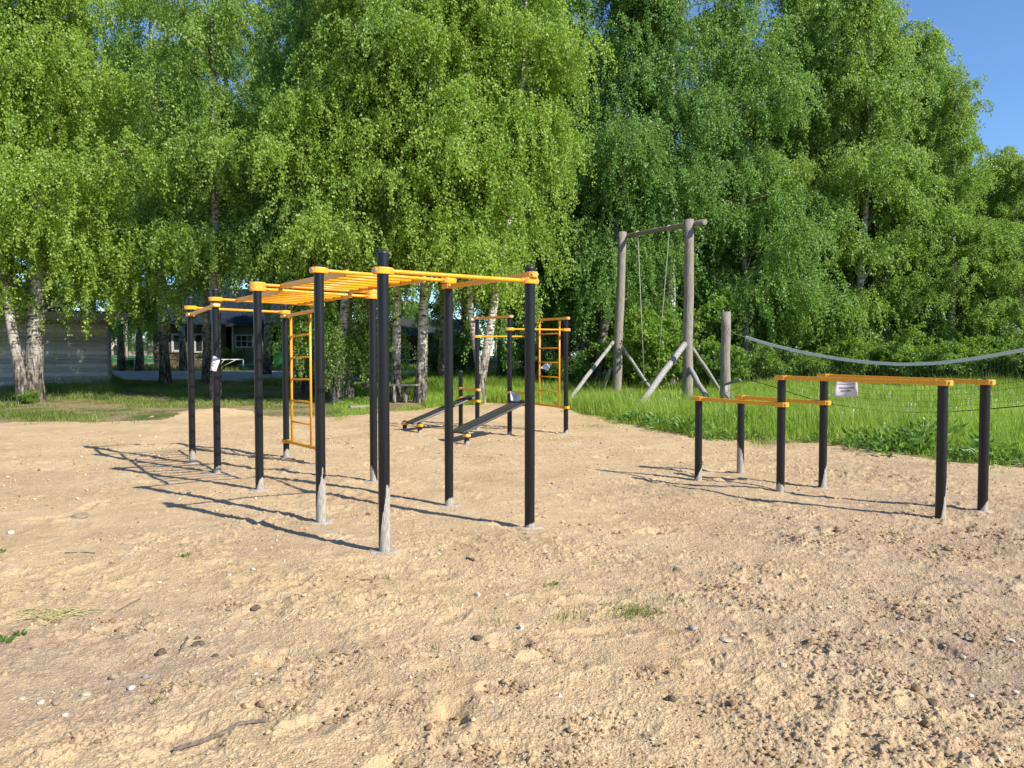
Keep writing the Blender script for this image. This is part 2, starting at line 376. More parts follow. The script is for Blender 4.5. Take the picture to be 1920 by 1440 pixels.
# ------------------------------------------------------------------ ground
edge_px = [(-250,790),(0,791),(150,790),(300,787),(420,776),(500,783),(620,784),(700,775),(780,768),(850,762),(920,757),(1000,762),(1060,775),(1120,784),(1180,795),(1250,812),(1330,826),(1420,829),(1500,832),(1600,842),(1700,853),(1790,868),(1920,878),(2050,890)]
edge = [ground(*p)[:2] for p in edge_px]
poly = np.array([(-30, -25), (-30, 17.4)] + [tuple(e) for e in edge] + [(14, 7.5), (17, 0), (17, -25)])
def inside(x, y):
    x = np.asarray(x); y = np.asarray(y); r = np.zeros(x.shape, bool); n = len(poly)
    for i in range(n):
        x1, y1 = poly[i]; x2, y2 = poly[(i+1) % n]
        c = ((y1 > y) != (y2 > y)) & (x < (x2 - x1) * (y - y1) / (y2 - y1 + 1e-12) + x1)
        r ^= c
    return r
def sandmask(x, y):
    wx = x + (vnoise(x, y, .5, 5) - .5) * .5 + (vnoise(x, y, .12, 6) - .5) * .15
    wy = y + (vnoise(x, y, .5, 7) - .5) * .9 + (vnoise(x, y, .12, 8) - .5) * .2
    return inside(wx, wy)
CLUST = [(735,1325,.16),(660,1345,.12),(1040,1430,.14),(820,1385,.14),(560,1275,.14),(1370,1330,.16),(1480,1375,.18),(1440,1430,.16),(1640,1410,.18),(1800,1390,.2),(1550,1200,.22),(1700,1140,.25),(1850,1190,.22),(1420,1130,.18),(540,1330,.12),(640,1245,.14),(1340,1100,.16),(880,1425,.12),(1760,1280,.2),(1600,1300,.16),(1880,1340,.18),(1220,1260,.12),(1100,1360,.12),(960,1290,.1),(330,1290,.12),(150,1390,.14),(230,1180,.16),(1500,1010,.3),(1650,1000,.35),(1780,1030,.35),(1880,1000,.35),(420,1140,.12),(1000,1215,.1)]
rng = np.random.default_rng(11)
def build_ground():
    fine = np.linspace(R(-52), R(52), 1500); coarse = np.linspace(R(52), R(308), 61)[1:-1]
    ang = np.concatenate([fine, coarse]); nA = len(ang)
    rs = [0.25]
    while rs[-1] < 1500:
        r = rs[-1]
        k = .0022 if 2.3 < r < 7 else .0032 if r > 7 and r < 9 else (.0038 if 2.2 < r < 26 else (.006 if 26 <= r < 30 else (.02 if r < 60 else .06)))
        if r < 2.0: k = .03
        rs.append(r * (1 + k))
    rs = np.array(rs); nR = len(rs)
    A, RR = np.meshgrid(ang, rs); x = RR * np.sin(A); y = RR * np.cos(A)
    x = x.ravel(); y = y.ravel(); rr = RR.ravel()
    near = np.clip((30 - rr) / 15, 0, 1)
    z = rise(x, y)
    z += (vnoise(x, y, 2.6, 1) - .5) * .05 * near + (rotn(x, y, .9, 2, .5) - .5) * .035 * near
    dirt = np.zeros(len(x))
    blobs = [(ground(90,1230), 1.0, .55), (ground(300,1190), .7, .4), (ground(1600,1010), 1.3, .5), (ground(1850,960), 1.8, .5), (ground(1800,1100), .9, .6), (ground(1500,1160), .8, .5), (ground(1870,1250), .6, .7), (ground(1600,1250), .5, .5), (ground(1780,1180), .7, .6),
             (ground(1280,1060), 1.2, .3), (ground(500,1000), 1.0, .35), (ground(1900,1010), 1.2, .6), (ground(760,1220), .4, .35), (ground(1700,890), 1.6, .35), (ground(1250,920), .8, .35), (ground(60,900), 1.5, .2), (ground(250,1270), .6, .6)]
    for c, s, k in blobs:
        d2 = ((x - c[0])**2 + (y - c[1])**2) / s**2
        dirt = np.maximum(dirt, k * np.exp(-d2))
    sm = rotn(x, y, 1.1, 9, .3)
    clm = np.zeros(len(x))
    for px, py, sz in CLUST:
        c = ground(px, py); clm = np.maximum(clm, np.exp(-(((x - c[0])/sz)**2 + ((y - c[1])/(sz*.9))**2)*(.6 + .9*vnoise(x, y, .09, 71))))
    dirt = np.maximum(dirt, clm*.42)
    rough = np.clip((sm - .35) * 3, 0.12, 1) * .6 + dirt * .9
    rough = (rough + .25*np.clip((6.5 - y)/2, 0, 1)) * (.45 + 1.1*rotn(x, y, .55, 17, 2.0)**1.5) + clm*.42 + .28*np.clip((rr - 6)/3, 0, 1)*(.3 + 1.2*rotn(x, y, .7, 19, .4))
    m1 = np.abs(rotn(x, y, .21, 3, 1.1) - .5) * 2; m2 = rotn(x, y, .085, 4, .7); m3 = rotn(x, y, .034, 14, 2.2)
    m4 = rotn(x, y, .016, 15, .9); m5 = rotn(x, y, .4, 16, 1.7)
    z += near * ((.5 - m1) * .007 * rough + (m2 - .5) * .010 * rough + np.maximum(m3 - .52, 0) * .030 * rough * m2 + np.maximum(m4 - .45, 0) * .019 * (.25 + rough) * (.3 + m2) + (rotn(x, y, .009, 18, 2.6) - .5) * .004 + (m5 - .5) * .020)
    # scuffed footprints and kicked-up dents
    for i in range(420):
        d = 2.4 + 15 * rng.random()**1.1; a = rng.uniform(-.75, .75); cx, cy = d * math.sin(a), d * math.cos(a)
        lx = rng.uniform(.05, .10); ly = rng.uniform(.11, .20); t = rng.uniform(0, PI); dep = rng.uniform(.004, .017)
        sel = np.where((np.abs(x - cx) < .55) & (np.abs(y - cy) < .55))[0]
        if len(sel) == 0: continue
        dx = x[sel] - cx + (vnoise(x[sel], y[sel], .08, 31) - .5) * .06; dy = y[sel] - cy + (vnoise(x[sel], y[sel], .08, 32) - .5) * .06
        u = (dx * math.cos(t) + dy * math.sin(t)) / lx; v = (-dx * math.sin(t) + dy * math.cos(t)) / ly
        q = np.sqrt(u * u + v * v)
        brk = .4 + 1.2*vnoise(x[sel], y[sel], .05, 33); z[sel] += brk*(-dep * np.exp(-q**4 * .8) + dep * .55 * np.exp(-((q - 1.45) / .33)**2))
    # a low mound of dug-up soil at the left edge and the lip of the sand in the middle
    for (px, py, s, h) in [(330,782,1.1,.14),(430,776,.9,.16),(930,775,1.6,.16),(1010,772,1.3,.10)]:
        c = ground(px, py); z += h * np.exp(-(((x - c[0])/s)**2 + ((y - c[1])/(s*.8))**2))
    V = np.stack([x, y, z], 1)
    i = np.arange(nR - 1)[:, None] * nA; j = np.arange(nA)[None, :]; j2 = (j + 1) % nA
    Fq = np.stack([i + j, i + nA + j, i + nA + j2, i + j2], -1).reshape(-1, 4)
    fc = V[Fq].mean(1); ins = sandmask(fc[:, 0], fc[:, 1])
    def sub(fs, name, m, lab):
        idx = np.unique(fs); mp = np.full(len(V), -1); mp[idx] = np.arange(len(idx))
        me = mesh_np(name, V[idx], mp[fs][:, ::-1], smooth=True); add_attr(me, 'dirt', dirt[idx])
        o = link(name, me, m); tag(o, lab, name, kind='structure'); return o
    # close the little hole under the camera
    sub(Fq[ins], 'sand_ground', M['sand'], 'pale yellow trampled sand of the playground')
    sub(Fq[~ins], 'ground', M['soil'], 'grassy soil around the sand and under the birches')
    return V, nA, nR, ang, rs
V_, nA_, nR_, ang_, rs_ = build_ground()
def gz(x, y):
    """height of the built ground at x, y"""
    r = math.hypot(x, y); a = math.atan2(x, y)
    i = int(np.clip(np.searchsorted(rs_, r), 0, nR_ - 1)); j = int(np.argmin(np.abs(ang_ - a)))
    return float(V_[i * nA_ + j, 2])
def ground_s(px, py, lift=0):
    p = ground(px, py)
    for _ in range(4):
        p = ground(px, py, float(rise(p[0], p[1])))
    p[2] = gz(p[0], p[1]) + lift
    return p

# road behind the birches
def road():
    n = 90; xs = np.linspace(-90, 70, n); ys = np.linspace(35.5, 45.5, 14)
    X, Y = np.meshgrid(xs, ys); Yw = Y + np.where((Y < 36) | (Y > 45), (vnoise(X, Y, 1.3, 3) - .5) * .5, 0) + X * .02
    Z = rise(X, Yw) + .03
    v = np.stack([X.ravel(), Yw.ravel(), Z.ravel()], 1)
    i = np.arange(13)[:, None] * n; j = np.arange(n - 1)[None]
    f = np.stack([i + j, i + j + 1, i + n + j + 1, i + n + j], -1).reshape(-1, 4)
    o = link('road', mesh_np('road', v, f, smooth=True), M['road']); tag(o, 'grey dusty road behind the birches', 'road', kind='structure')
road()

# ------------------------------------------------------------------ gym equipment
PR = .0445
FLAT = [(-.016,-.027),(.016,-.027),(.020,-.022),(.020,.022),(.016,.027),(-.016,.027),(-.020,.022),(-.020,-.022)]
def stadium(lx, ly, n=6):
    # clamp outline seen from above: a band round the pipe drawn out into an ear on each side
    return [(-lx, -.024), (-lx*.93, -.03), (-.052, -.048), (-.03, -ly), (.03, -ly), (.052, -.048), (lx*.93, -.03), (lx, -.024),
            (lx, .024), (lx*.93, .03), (.052, .048), (.03, ly), (-.03, ly), (-.052, .048), (-lx*.93, .03), (-lx, .024)]
class Gym:
    def __init__(s, name, origin, label, cat):
        s.root = empty(name, origin, label, cat); s.posts = {}
    def post(s, key, base, top, smear=.15, side=0.0, pad=.17, cap=True):
        b = np.array([base[0], base[1], 0.0]); s.posts[key] = b
        mb = MB(); n = 22
        mb.lathe(b, [(PR, -.25), (PR, top)], n, False)
        o = mb.build('post', M['post'], s.root, b); o.color = (smear, (side % (2*PI)) / (2*PI), 0, 1)
        c = MB(); c.lathe(b, [(PR*.98, top + .0005), (PR*1.05, top + .003), (PR*1.05, top + .014), (PR*.86, top + .026), (PR*.45, top + .040), (.006, top + .045)], 20)
        c.build('cap', M['cap'], o, b)
        if pad:
            p = MB(); rg = random.Random(str(key)); k = 18; g = gz(b[0], b[1])
            ring = []
            for q in range(k):
                a = 2*PI*q/k; r = pad * rg.uniform(.72, 1.15); ring.append((b[0] + r*math.cos(a)*1.25, b[1] + r*math.sin(a), 0))
            vs = [(x, y, gz(x, y) - .012) for x, y, _ in ring]
            vs += [(b[0] + (x-b[0])*.8, b[1] + (y-b[1])*.8, gz(b[0]+(x-b[0])*.8, b[1]+(y-b[1])*.8) + .010) for x, y, _ in ring]
            vs += [(b[0] + PR*1.02*math.cos(2*PI*q/k), b[1] + PR*1.02*math.sin(2*PI*q/k), g + .007) for q in range(k)]
            fs = []
            for i in range(2):
                for q in range(k): q2 = (q+1) % k; fs.append((i*k+q, i*k+q2, (i+1)*k+q2, (i+1)*k+q))
            p.add(vs, fs, True); p.build('footing', M['concrete'], s.root, b)
        return o
    def clamp(s, key, z, toward, h=.050):
        b = s.posts[key]; t = np.array(toward, float)[:2] - b[:2]; a = math.atan2(t[1], t[0])
        mb = MB(); mb.prism(stadium(.078, .054), z - h/2, z + h/2, b, a)
        o = mb.build('clamp', M['yellow'], s.root, (b[0], b[1], z))
        ux = np.array([math.cos(a), math.sin(a), 0]); uy = np.array([-math.sin(a), math.cos(a), 0])
        for sx in (-1, 1):
            q = MB()
            c = np.array([b[0], b[1], z]) + ux*sx*.064
            q.tube([c + uy*k for k in (-.038, -.0345, -.0344, -.032, .032, .0344, .0345, .038)], [.0085, .0085, .0145, .0145, .0145, .0145, .0085, .0085], 10, False)
            q.build('bolt', M['bolt'], o, (b[0], b[1], z))
        return ux
    def ends(s, k1, z1, k2, z2):
        a, b = s.posts[k1].copy(), s.posts[k2].copy(); a[2] = z1; b[2] = z2
        d = (b - a) / np.linalg.norm(b - a); return a, b, d
    def tube(s, k1, z1, k2, z2, r=.0168, name='bar', clamps=True):
        a, b, d = s.ends(k1, z1, k2, z2)
        if clamps: s.clamp(k1, z1, b); s.clamp(k2, z2, a)
        mb = MB(); mb.tube([a + d*.055, a + d*.12, b - d*.12, b - d*.055], [r*1.02]*4, 14)
        for e, sgn in ((a, 1), (b, -1)): mb.tube([e + d*sgn*.05, e + d*sgn*.082, e + d*sgn*.098], [.026, .026, .0175], 12)
        mb.build(name, M['yellow'], s.root, (a + b)/2); return a, b, d
    def flat(s, k1, z1, k2, z2, name='bar'):
        a, b, d = s.ends(k1, z1, k2, z2)
        s.clamp(k1, z1, b); s.clamp(k2, z2, a)
        mb = MB(); mb.sweep([a + d*.06, a + d*.13, b - d*.13, b - d*.06], FLAT, scales=[(1.15, 1.0), (.85, .80), (.85, .80), (1.15, 1.0)])
        mb.build(name, M['yellow'], s.root, (a + b)/2); return a, b, d
    def wall_ladder(s, k1, zt1, zb1, k2, zt2, zb2, f1, f2, nr):
        a, b, d = s.flat(k1, zt1, k2, zt2, 'ladder_rail'); a2, b2, d2 = s.flat(k1, zb1, k2, zb2, 'ladder_rail')
        ups = []
        for f in (f1, f2):
            p = a*(1-f) + b*f; q = a2*(1-f) + b2*f
            m = MB(); m.tube([p, q], .0175, 12); m.build('ladder_upright', M['yellow'], s.root, (p+q)/2); ups.append((p, q))
        for i in range(nr):
            t = (i + 1.0) / (nr + 1)
            p = ups[0][0]*(1-t) + ups[0][1]*t; q = ups[1][0]*(1-t) + ups[1][1]*t
            m = MB(); m.tube([p, q], .0125, 10); m.build('rung', M['yellow'], s.root, (p+q)/2)
    def overhead(s, A, B, Cc, D, nr, f=(.2, .8)):
        # horizontal ladder laid between bar A-B (near) and bar Cc-D (far)
        rails = []
        for t in f:
            p = A*(1-t) + B*t; q = Cc*(1-t) + D*t; dn = np.array([0, 0, .0])
            m = MB(); m.sweep([p + dn, q + dn], [(x*.75, y*1.0) for x, y in FLAT]); m.build('ladder_rail', M['yellow'], s.root, (p+q)/2); rails.append((p, q))
        for i in range(nr):
            t = (i + 1) / (nr + 1)
            p = rails[0][0]*(1-t) + rails[0][1]*t; q = rails[1][0]*(1-t) + rails[1][1]*t
            m = MB(); m.tube([p, q], .0165, 10); m.build('rung', M['yellow'], s.root, (p+q)/2)
def zpx(base, px, py):
    Y = base[1]; return float(at(px, py, Y)[2])

# --- big frame with the two overhead ladders
PP = {1:(721,1032,470),2:(993,987,499),3:(842,943,522),4:(602,978,499),5:(487,921,528),6:(701,904,543),7:(408,884,541),8:(361,865,556),9:(537,855,570),10:(600,871,571)}
BS = {k: ground(v[0], v[1]) for k, v in PP.items()}
g1 = Gym('climbing_frame', (BS[6][0], BS[6][1], 0), 'big black post climbing frame with yellow overhead ladders and chin-up bars', 'climbing frame')
sm = {1:(.52,-.35),2:(.05,-.9),3:(.08,-1),4:(.44,-.75),5:(.22,-.4),6:(.30,-2.6),7:(.10,-.8),8:(.22,-1.2),9:(.15,-1.2),10:(.1,-1)}
for k, v in PP.items():
    g1.post(k, BS[k], zpx(BS[k], v[0], v[2]) - .03, sm[k][0]*(1 if k in (1, 4) else .72), sm[k][1], {7:.2, 10:.15}.get(k, .108))
Z = lambda k, y: zpx(BS[k], PP[k][0], y)
g1.tube(1, Z(1,508), 2, Z(2,527))
g1.flat(2, Z(2,516), 3, Z(3,537))
a, b, _ = g1.tube(3, Z(3,526.5), 4, Z(4,507))
c, d, _ = g1.tube(5, Z(5,533.5), 6, Z(6,548))
g1.overhead(b, a, c, d, 6)
c2, d2, _ = g1.tube(5, Z(5,541.5), 6, Z(6,556.5))
e2, f2, _ = g1.tube(7, Z(7,561), 10, Z(10,571.5))
g1.overhead(c2, d2, e2, f2, 6)
g1.flat(7, Z(7,572.5), 8, Z(8,590))
g1.tube(8, Z(8,577), 9, Z(9,585.5))
g1.wall_ladder(9, Z(9,593), Z(9,827), 10, Z(10,580.5), Z(10,842.5), .19, .76, 5)

# --- parallel bars on the right
DP = {1:(1309,895,747),2:(1388,887,742),3:(1463,920,703),4:(1542,912,700),5:(1763,972,714),6:(1842,960,711)}
DS = {k: ground(v[0], v[1]) for k, v in DP.items()}
g2 = Gym('parallel_bars', (DS[3][0], DS[3][1], 0), 'yellow parallel dip bars at two heights on six short black posts', 'parallel bars')
ds = {1:(.13,-.2),2:(.36,-2.4),3:(.09,-2.2),4:(.30,-.2),5:(.42,.15),6:(.11,-.8)}
for k, v in DP.items(): g2.post(k, DS[k], zpx(DS[k], v[0], v[2]) - .035, ds[k][0], ds[k][1], {4:.085, 6:.10}.get(k, 0))
Zd = lambda k, y: zpx(DS[k], DP[k][0], y)
g2.flat(3, Zd(3,708), 5, Zd(5,718)); g2.flat(4, Zd(4,705), 6, Zd(6,716.5))
g2.flat(1, Zd(1,747.5), 3, Zd(3,758.5)); g2.flat(2, Zd(2,744.5), 4, Zd(4,755))

# --- sit-up bench station in the back
QP = {'a':(895,806,594),'b':(955.5,815,592),'c':(1061,813,598)}
QS = {k: ground(v[0], v[1]) for k, v in QP.items()}
QS['d'] = QS['a'] + QS['c'] - QS['b']
g3 = Gym('exercise_station', (QS['b'][0], QS['b'][1], 0), 'smaller exercise frame with two sloping sit-up boards and a wall ladder', 'exercise frame')
for k in 'abcd':
    z = zpx(QS[k], QP[k][0], QP[k][2]) if k in QP else zpx(QS['a'], 895, 594) ; g3.post(k, QS[k], z - .02, .07, -1.0, .10)
zt = lambda k, y: zpx(QS[k], 960, y)
g3.flat('a', zt('a',597), 'b', zt('b',593.5))
g3.tube('a', zt('a',631), 'd', zt('d',631)); g3.tube('b', zt('b',617), 'c', zt('c',618.5))
g3.wall_ladder('d', zt('d',600.5), zt('d',756), 'c', zt('c',597), zt('c',764), .26, .82, 5)
def situp(tops, feet, ztop, lowtop, key):
    (ta, tb) = tops; (fa, fb) = feet
    for i, fpos in enumerate(feet):
        g3.post(key + str(i), fpos, .17, .06, -1.0, 0); 
        z = .15; g3.clamp(key + str(i), z, feet[1 - i], .05)
    mid_t = (ta + tb)/2; mid_f = (fa + fb)/2; mid_t[2] = ztop; mid_f[2] = .19
    d = mid_t - mid_f; L0 = np.linalg.norm(d); d /= L0; p0 = mid_f - d*.05; p1 = mid_t + d*.10
    m = MB(); wv = .17; th = .018
    m.sweep([p0, p1], [(-wv,-th),(wv,-th),(wv+.01,-th*.3),(wv,th),(wv*.55,th),(wv*.5,th*.55),(.05,th*.55),(.035,th),(-.035,th),(-.05,th*.55),(-wv*.5,th*.55),(-wv*.55,th),(-wv,th),(-wv-.01,-th*.3)])
    m.build('board', M['rubber'], g3.root, (p0+p1)/2)
A864 = ground(864, 801); C2 = ground(992, 818)
g3.post('e', A864, 1.15, .05, 0, 0); g3.post('f', C2, 1.15, .05, 0, 0)
zz = lambda p, y: float(at(960, y, p[1])[2])
g3.flat('e', zz(A864,728), 'a', zz(QS['a'],731)); g3.flat('e', zz(A864,746), 'a', zz(QS['a'],752))
g3.flat('b', zz(QS['b'],735.5), 'f', zz(C2,738)); g3.flat('b', zz(QS['b'],757), 'f', zz(C2,760))
situp((A864, QS['a'].copy()), (ground(759,808), ground(787,812)), zz(A864,747)+.03, 0, 'g')
situp((QS['b'].copy(), C2.copy()), (ground(846,826), ground(875,833)), zz(QS['b'],757)+.03, 0, 'h')

# --- paper notices taped to the equipment
def notice(corners, nrm_bulge, label, lines, curl=.0, seed=1):
    # corners tl, tr, br, bl ; bent sheet
    tl, tr, br, bl = [np.array(p, float) for p in corners]; n = 9
    nv = np.cross(tr - tl, bl - tl); nv /= np.linalg.norm(nv)
    vs = []; f = []
    def P(u, v): return (tl*(1-u) + tr*u)*(1-v) + (bl*(1-u) + br*u)*v + nv*(nrm_bulge*math.sin(PI*u)*(.4+.6*v) + curl*math.sin(2.2*PI*v+u))
    for j in range(n):
        for i in range(n): vs.append(P(i/(n-1), j/(n-1)))
    for j in range(n-1):
        for i in range(n-1): f.append((j*n+i, j*n+i+1, (j+1)*n+i+1, (j+1)*n+i))
    m = MB(); m.add(vs, f, True); o = m.build('paper_notice', M['paper'], None, P(.5, 0)); tag(o, label, 'notice', 'paper notices taped to the equipment')
    t = MB(); rg = random.Random(seed)
    for (v, u0, u1, th) in lines:
        u = u0
        while u < u1 - .02:
            wl = rg.uniform(.025, .06); uu = min(u + wl, u1); 
            for sgn in (1, -1):
                pts = [P(u, v), P(uu, v), P(uu, v+th), P(u, v+th)]
                t.add([p + nv*.0025*sgn for p in pts], [(0,1,2,3)])
            u = uu + rg.choice((.006, .006, .02))
    t.build('print', M['ink'], o, P(.5, 0))
    sol = o.modifiers.new('thick', 'SOLIDIFY'); sol.thickness = .0012; sol.offset = 0
    return o
q = DS[3]*.72 + DS[5]*.28; dd = (DS[5]-DS[3]); dd[2] = 0; dd /= np.linalg.norm(dd)
pc = at(1587, 727, q[1]); Yn = q[1]-.03
notice([at(1566,711,Yn+.06), at(1607,711,Yn-.06), at(1609,743,Yn-.10), at(1563,743.5,Yn+.02)], .03, 'crumpled paper notice hanging from the higher dip bar', [(.1,.3,.7,.05),(.25,.12,.95,.04),(.45,.2,.85,.09),(.62,.28,.72,.09)], .006, 1)
b7 = BS[7]; notice([at(399,666,b7[1]-.06), at(413,674,b7[1]-.06), at(405,697,b7[1]-.10), at(394,695,b7[1]-.10)], -.03, 'white paper notice curling off a left post of the climbing frame', [(.25,.2,.7,.05),(.45,.2,.7,.06),(.6,.15,.7,.06)], .004, 2)
b6 = BS[6]; notice([at(710.5,672,b6[1]+.02), at(714.5,674,b6[1]+.1), at(714,708,b6[1]+.1), at(709.5,706,b6[1]+.02)], .01, 'paper notice seen nearly edge-on behind the nearest post', [(.4,.3,.7,.05)], 0, 3)
notice([at(956,733.5,QS['b'][1]-.10), at(974,735,QS['b'][1]-.12), at(974,753,QS['b'][1]-.16), at(957,752,QS['b'][1]-.14)], .015, 'paper notice standing on top of the nearer sit-up board', [(.3,.2,.8,.05),(.48,.25,.75,.05),(.62,.3,.7,.05)], .004, 4)
yl = QS['c'][1] + .3; notice([at(1022,681,yl), at(1034,682,yl), at(1028,694.5,yl-.05), at(1013,690,yl-.05)], .01, 'tilted paper notice taped to a rung of the rear wall ladder', [(.45,.2,.7,.05)], .004, 5)

# ------------------------------------------------------------------ log swing
def pole(mb, p, q, r0, r1, seed=0, n=12, K=9, wob=.012):
    rg = random.Random(seed); p = np.array(p); q = np.array(q)
    pts = [p*(1-i/(K-1)) + q*(i/(K-1)) + np.array([rg.uniform(-wob, wob), rg.uniform(-wob, wob), 0])*(0 if i in (0, K-1) else 1) for i in range(K)]
    mb.tube(pts, [(r0*(1-i/(K-1)) + r1*i/(K-1))*rg.uniform(.97, 1.03) for i in range(K)], n)
SL = at(1155, 760, 25.0); SL[2] = gz(SL[0], SL[1]); SR = at(1289, 770, 21.8); SR[2] = gz(SR[0], SR[1])
sw = empty('log_swing', ((SL[0]+SR[0])/2, (SL[1]+SR[1])/2, 0), 'tall weathered grey log swing with rope seat and sloping braces', 'swing')
SLt = at(1167, 435, 25.0); SRt = at(1292, 412, 21.8)
for p, t, r in ((SL, SLt, .155), (SR, SRt, .155)):
    m = MB(); q = p.copy(); q[2] -= .4; pole(m, q, t, r, r*.86, 3); m.build('post', M['oldwood'], sw, p)
bd = (SRt - SLt) / np.linalg.norm(SRt - SLt)
bo = np.array([.10, .17, -.10]); SLt = SLt + bo; SRt = SRt + bo
m = MB(); pole(m, SLt - bd*.6, SRt + bd*.62, .062, .085, 5); bm = m.build('beam', M['oldwood'], sw, SLt)
def brace(p0, y0, p1, y1, r, name='brace', sd=1):
    a = at(*p0, y0); b = at(*p1, y1); m = MB(); pole(m, a, b, r, r*1.0, sd, 8); m.build(name, M['oldplank'], sw, a)
brace((1150,641), 25.0, (1045,778), 21.5, .062, sd=1)
brace((1166,650), 25.1, (1238,757), 25.6, .06, sd=2)
brace((1146,690), 25.1, (1118,760), 26.2, .06, sd=12)
brace((1284,645), 21.75, (1176,790), 18.3, .085, sd=3)
brace((1297,652), 21.9, (1352,735), 24.0, .062, sd=4)
brace((1293,690), 21.7, (1343,778), 19.6, .072, sd=5)
# rope seat
tp1 = SLt + (SRt - SLt)*.22; tp2 = SLt + (SRt - SLt)*.70
s1 = at(1208, 716, (tp1[1]*.62+tp2[1]*.38)); s2 = at(1232, 714, (tp1[1]*.38+tp2[1]*.62))
for a, b in ((tp1, s1), (tp2, s2)):
    m = MB(); mid = (a + b)/2 + np.array([0,0,-.02]); m.tube([a + np.array([0,0,.08]), a + np.array([0,0,-.09]), mid, b], .011, 6); 
    pr = np.array([-bd[1], bd[0], 0]); ring = [a + .085*(math.cos(t)*pr + math.sin(t)*np.array([0,0,1])) for t in np.linspace(0, 2*PI, 14)]
    m.tube(ring, .012, 6); m.build('rope', M['rope'], sw, a)
m = MB(); e = (s2 - s1)/np.linalg.norm(s2 - s1); pr = np.cross(e, [0,0,1]); m.box((s1+s2)/2, (np.linalg.norm(s2-s1)+.18, .22, .04), ax=[e, pr, np.cross(pr, e)*-1]); m.build('seat', M['oldplank'], sw, (s1+s2)/2)

# ------------------------------------------------------------------ volleyball net and its post
VP = at(1359, 774, 20.0); VP[2] = gz(VP[0], VP[1]); VT = at(1361, 585, 20.0)
vr = empty('net_post', VP, 'upright grey log post with broken braces holding the volleyball net', 'net post')
m = MB(); q = VP.copy(); q[2] -= .3; pole(m, q, VT, .135, .125, 9); m.build('post', M['oldwood'], vr, VP)
for p0, y0, p1, y1, r in (((1358,738),19.8,(1400,790),18.6,.035), ((1356,722),19.9,(1388,712),18.9,.03), ((1366,742),20.1,(1396,778),20.6,.05)):
    a = at(*p0, y0); b = at(*p1, y1); m = MB(); m.sweep([a, b], [(-r,-.014),(r,-.014),(r,.014),(-r,.014)], up=(.3,.8,.2)); m.build('broken_brace', M['oldplank'], vr, a)
m = MB(); m.box(at(1362,728,19.8), (.06,.02,.16)); m.build('board_scrap', M['white'], vr)
# tape path from pixels with depth sliding from 19 m (left) to 11.5 m (right)
tp = [(1398,632),(1440,645),(1500,660),(1560,671),(1620,679),(1690,683.5),(1760,681),(1830,672),(1920,656),(2010,636)]
def dep(px): return 19.3 - (px - 1398) / (2010 - 1398) * 7.6
top = [at(px, py, dep(px)) for px, py in tp]
btm = [at(px, py, dep(px)) for px, py in [(1405,712),(1440,722),(1500,742),(1560,758),(1620,767),(1690,773),(1760,773),(1830,769),(1920,761),(2010,752)]]
def resample(P, n):
    P = np.array(P); s = np.concatenate([[0], np.cumsum(np.linalg.norm(np.diff(P, axis=0), axis=1))]); t = np.linspace(0, s[-1], n)
    # smooth (Catmull-like) interpolation via cosine-free cubic on each axis
    out = np.stack([np.interp(t, s, P[:, k]) for k in range(3)], 1)
    for _ in range(6): out[1:-1] = out[1:-1]*.5 + (out[:-2] + out[2:])*.25
    return out
NT = 84; T_ = resample(top, NT); B_ = resample(btm, NT)
net = empty('volleyball_net', T_[NT//2], 'sagging dark volleyball net with a white top tape over the meadow', 'net')
m = MB(); m.sweep(list(T_), [(-.006,-.034),(.006,-.034),(.006,.034),(-.006,.034)], smooth=False); m.build('top_tape', M['tape'], net, T_[0])
m = MB(); m.tube(list(B_), .009, 5); m.build('bottom_cord', M['cord'], net, B_[0])
m = MB()
rg = random.Random(4)
for i in range(NT):
    mid = (T_[i] + B_[i])/2 + np.array([rg.uniform(-.02,.02), rg.uniform(-.03,.03), 0]); m.tube([T_[i], mid, B_[i]], .0024, 3, False)
for k in range(1, 9):
    t = k/9; pts = [T_[i]*(1-t) + B_[i]*t + np.array([0, 0, rg.uniform(-.008,.008)]) for i in range(0, NT, 2)]; m.tube(pts, .0024, 3, False)
m.build('mesh', M['cord'], net, T_[0])
m = MB(); m.tube([VT + np.array([0,0,-.35]), (VT + T_[0])/2 + np.array([0,0,-.25]), T_[0]], .006, 5); m.build('tie_cord', M['rope'], net, T_[0])
m = MB(); m.tube([VP + np.array([0,0,.55]), (VP+np.array([0,0,.5]) + B_[0])/2 + np.array([0,0,-.05]), B_[0]], .005, 5); m.build('tie_cord', M['cord'], net, B_[0])

# ------------------------------------------------------------------ buildings
def plank_wall(mb_vs, p0, p1, z0, z1, nb, rgs, th=.03):
    # horizontal boards from p0 to p1, each its own slightly tilted face
    vs, fs, var = mb_vs
    p0 = np.array(p0); p1 = np.array(p1); d = (p1 - p0); d /= np.linalg.norm(d); nrm = np.array([d[1], -d[0]])
    for i in range(nb):
        za = z0 + (z1-z0)*i/nb + .006; zb = z0 + (z1-z0)*(i+1)/nb; o = rgs.uniform(0, .012)
        lo = nrm*(o + .016); hi = nrm*o
        b = len(vs)
        for q, off in ((p0, lo), (p1, lo), (p1, hi), (p0, hi)):
            pass
        vs += [(*(p0+lo), za), (*(p1+lo), za), (*(p1+hi), zb), (*(p0+hi), zb), (*(p0-nrm*.03), za), (*(p1-nrm*.03), za), (*(p1-nrm*.03), zb), (*(p0-nrm*.03), zb)]
        fs += [(b,b+1,b+2,b+3),(b+4,b+7,b+6,b+5),(b,b+4,b+5,b+1),(b+3,b+2,b+6,b+7),(b,b+3,b+7,b+4),(b+1,b+5,b+6,b+2)]
        var += [rgs.random()]*8
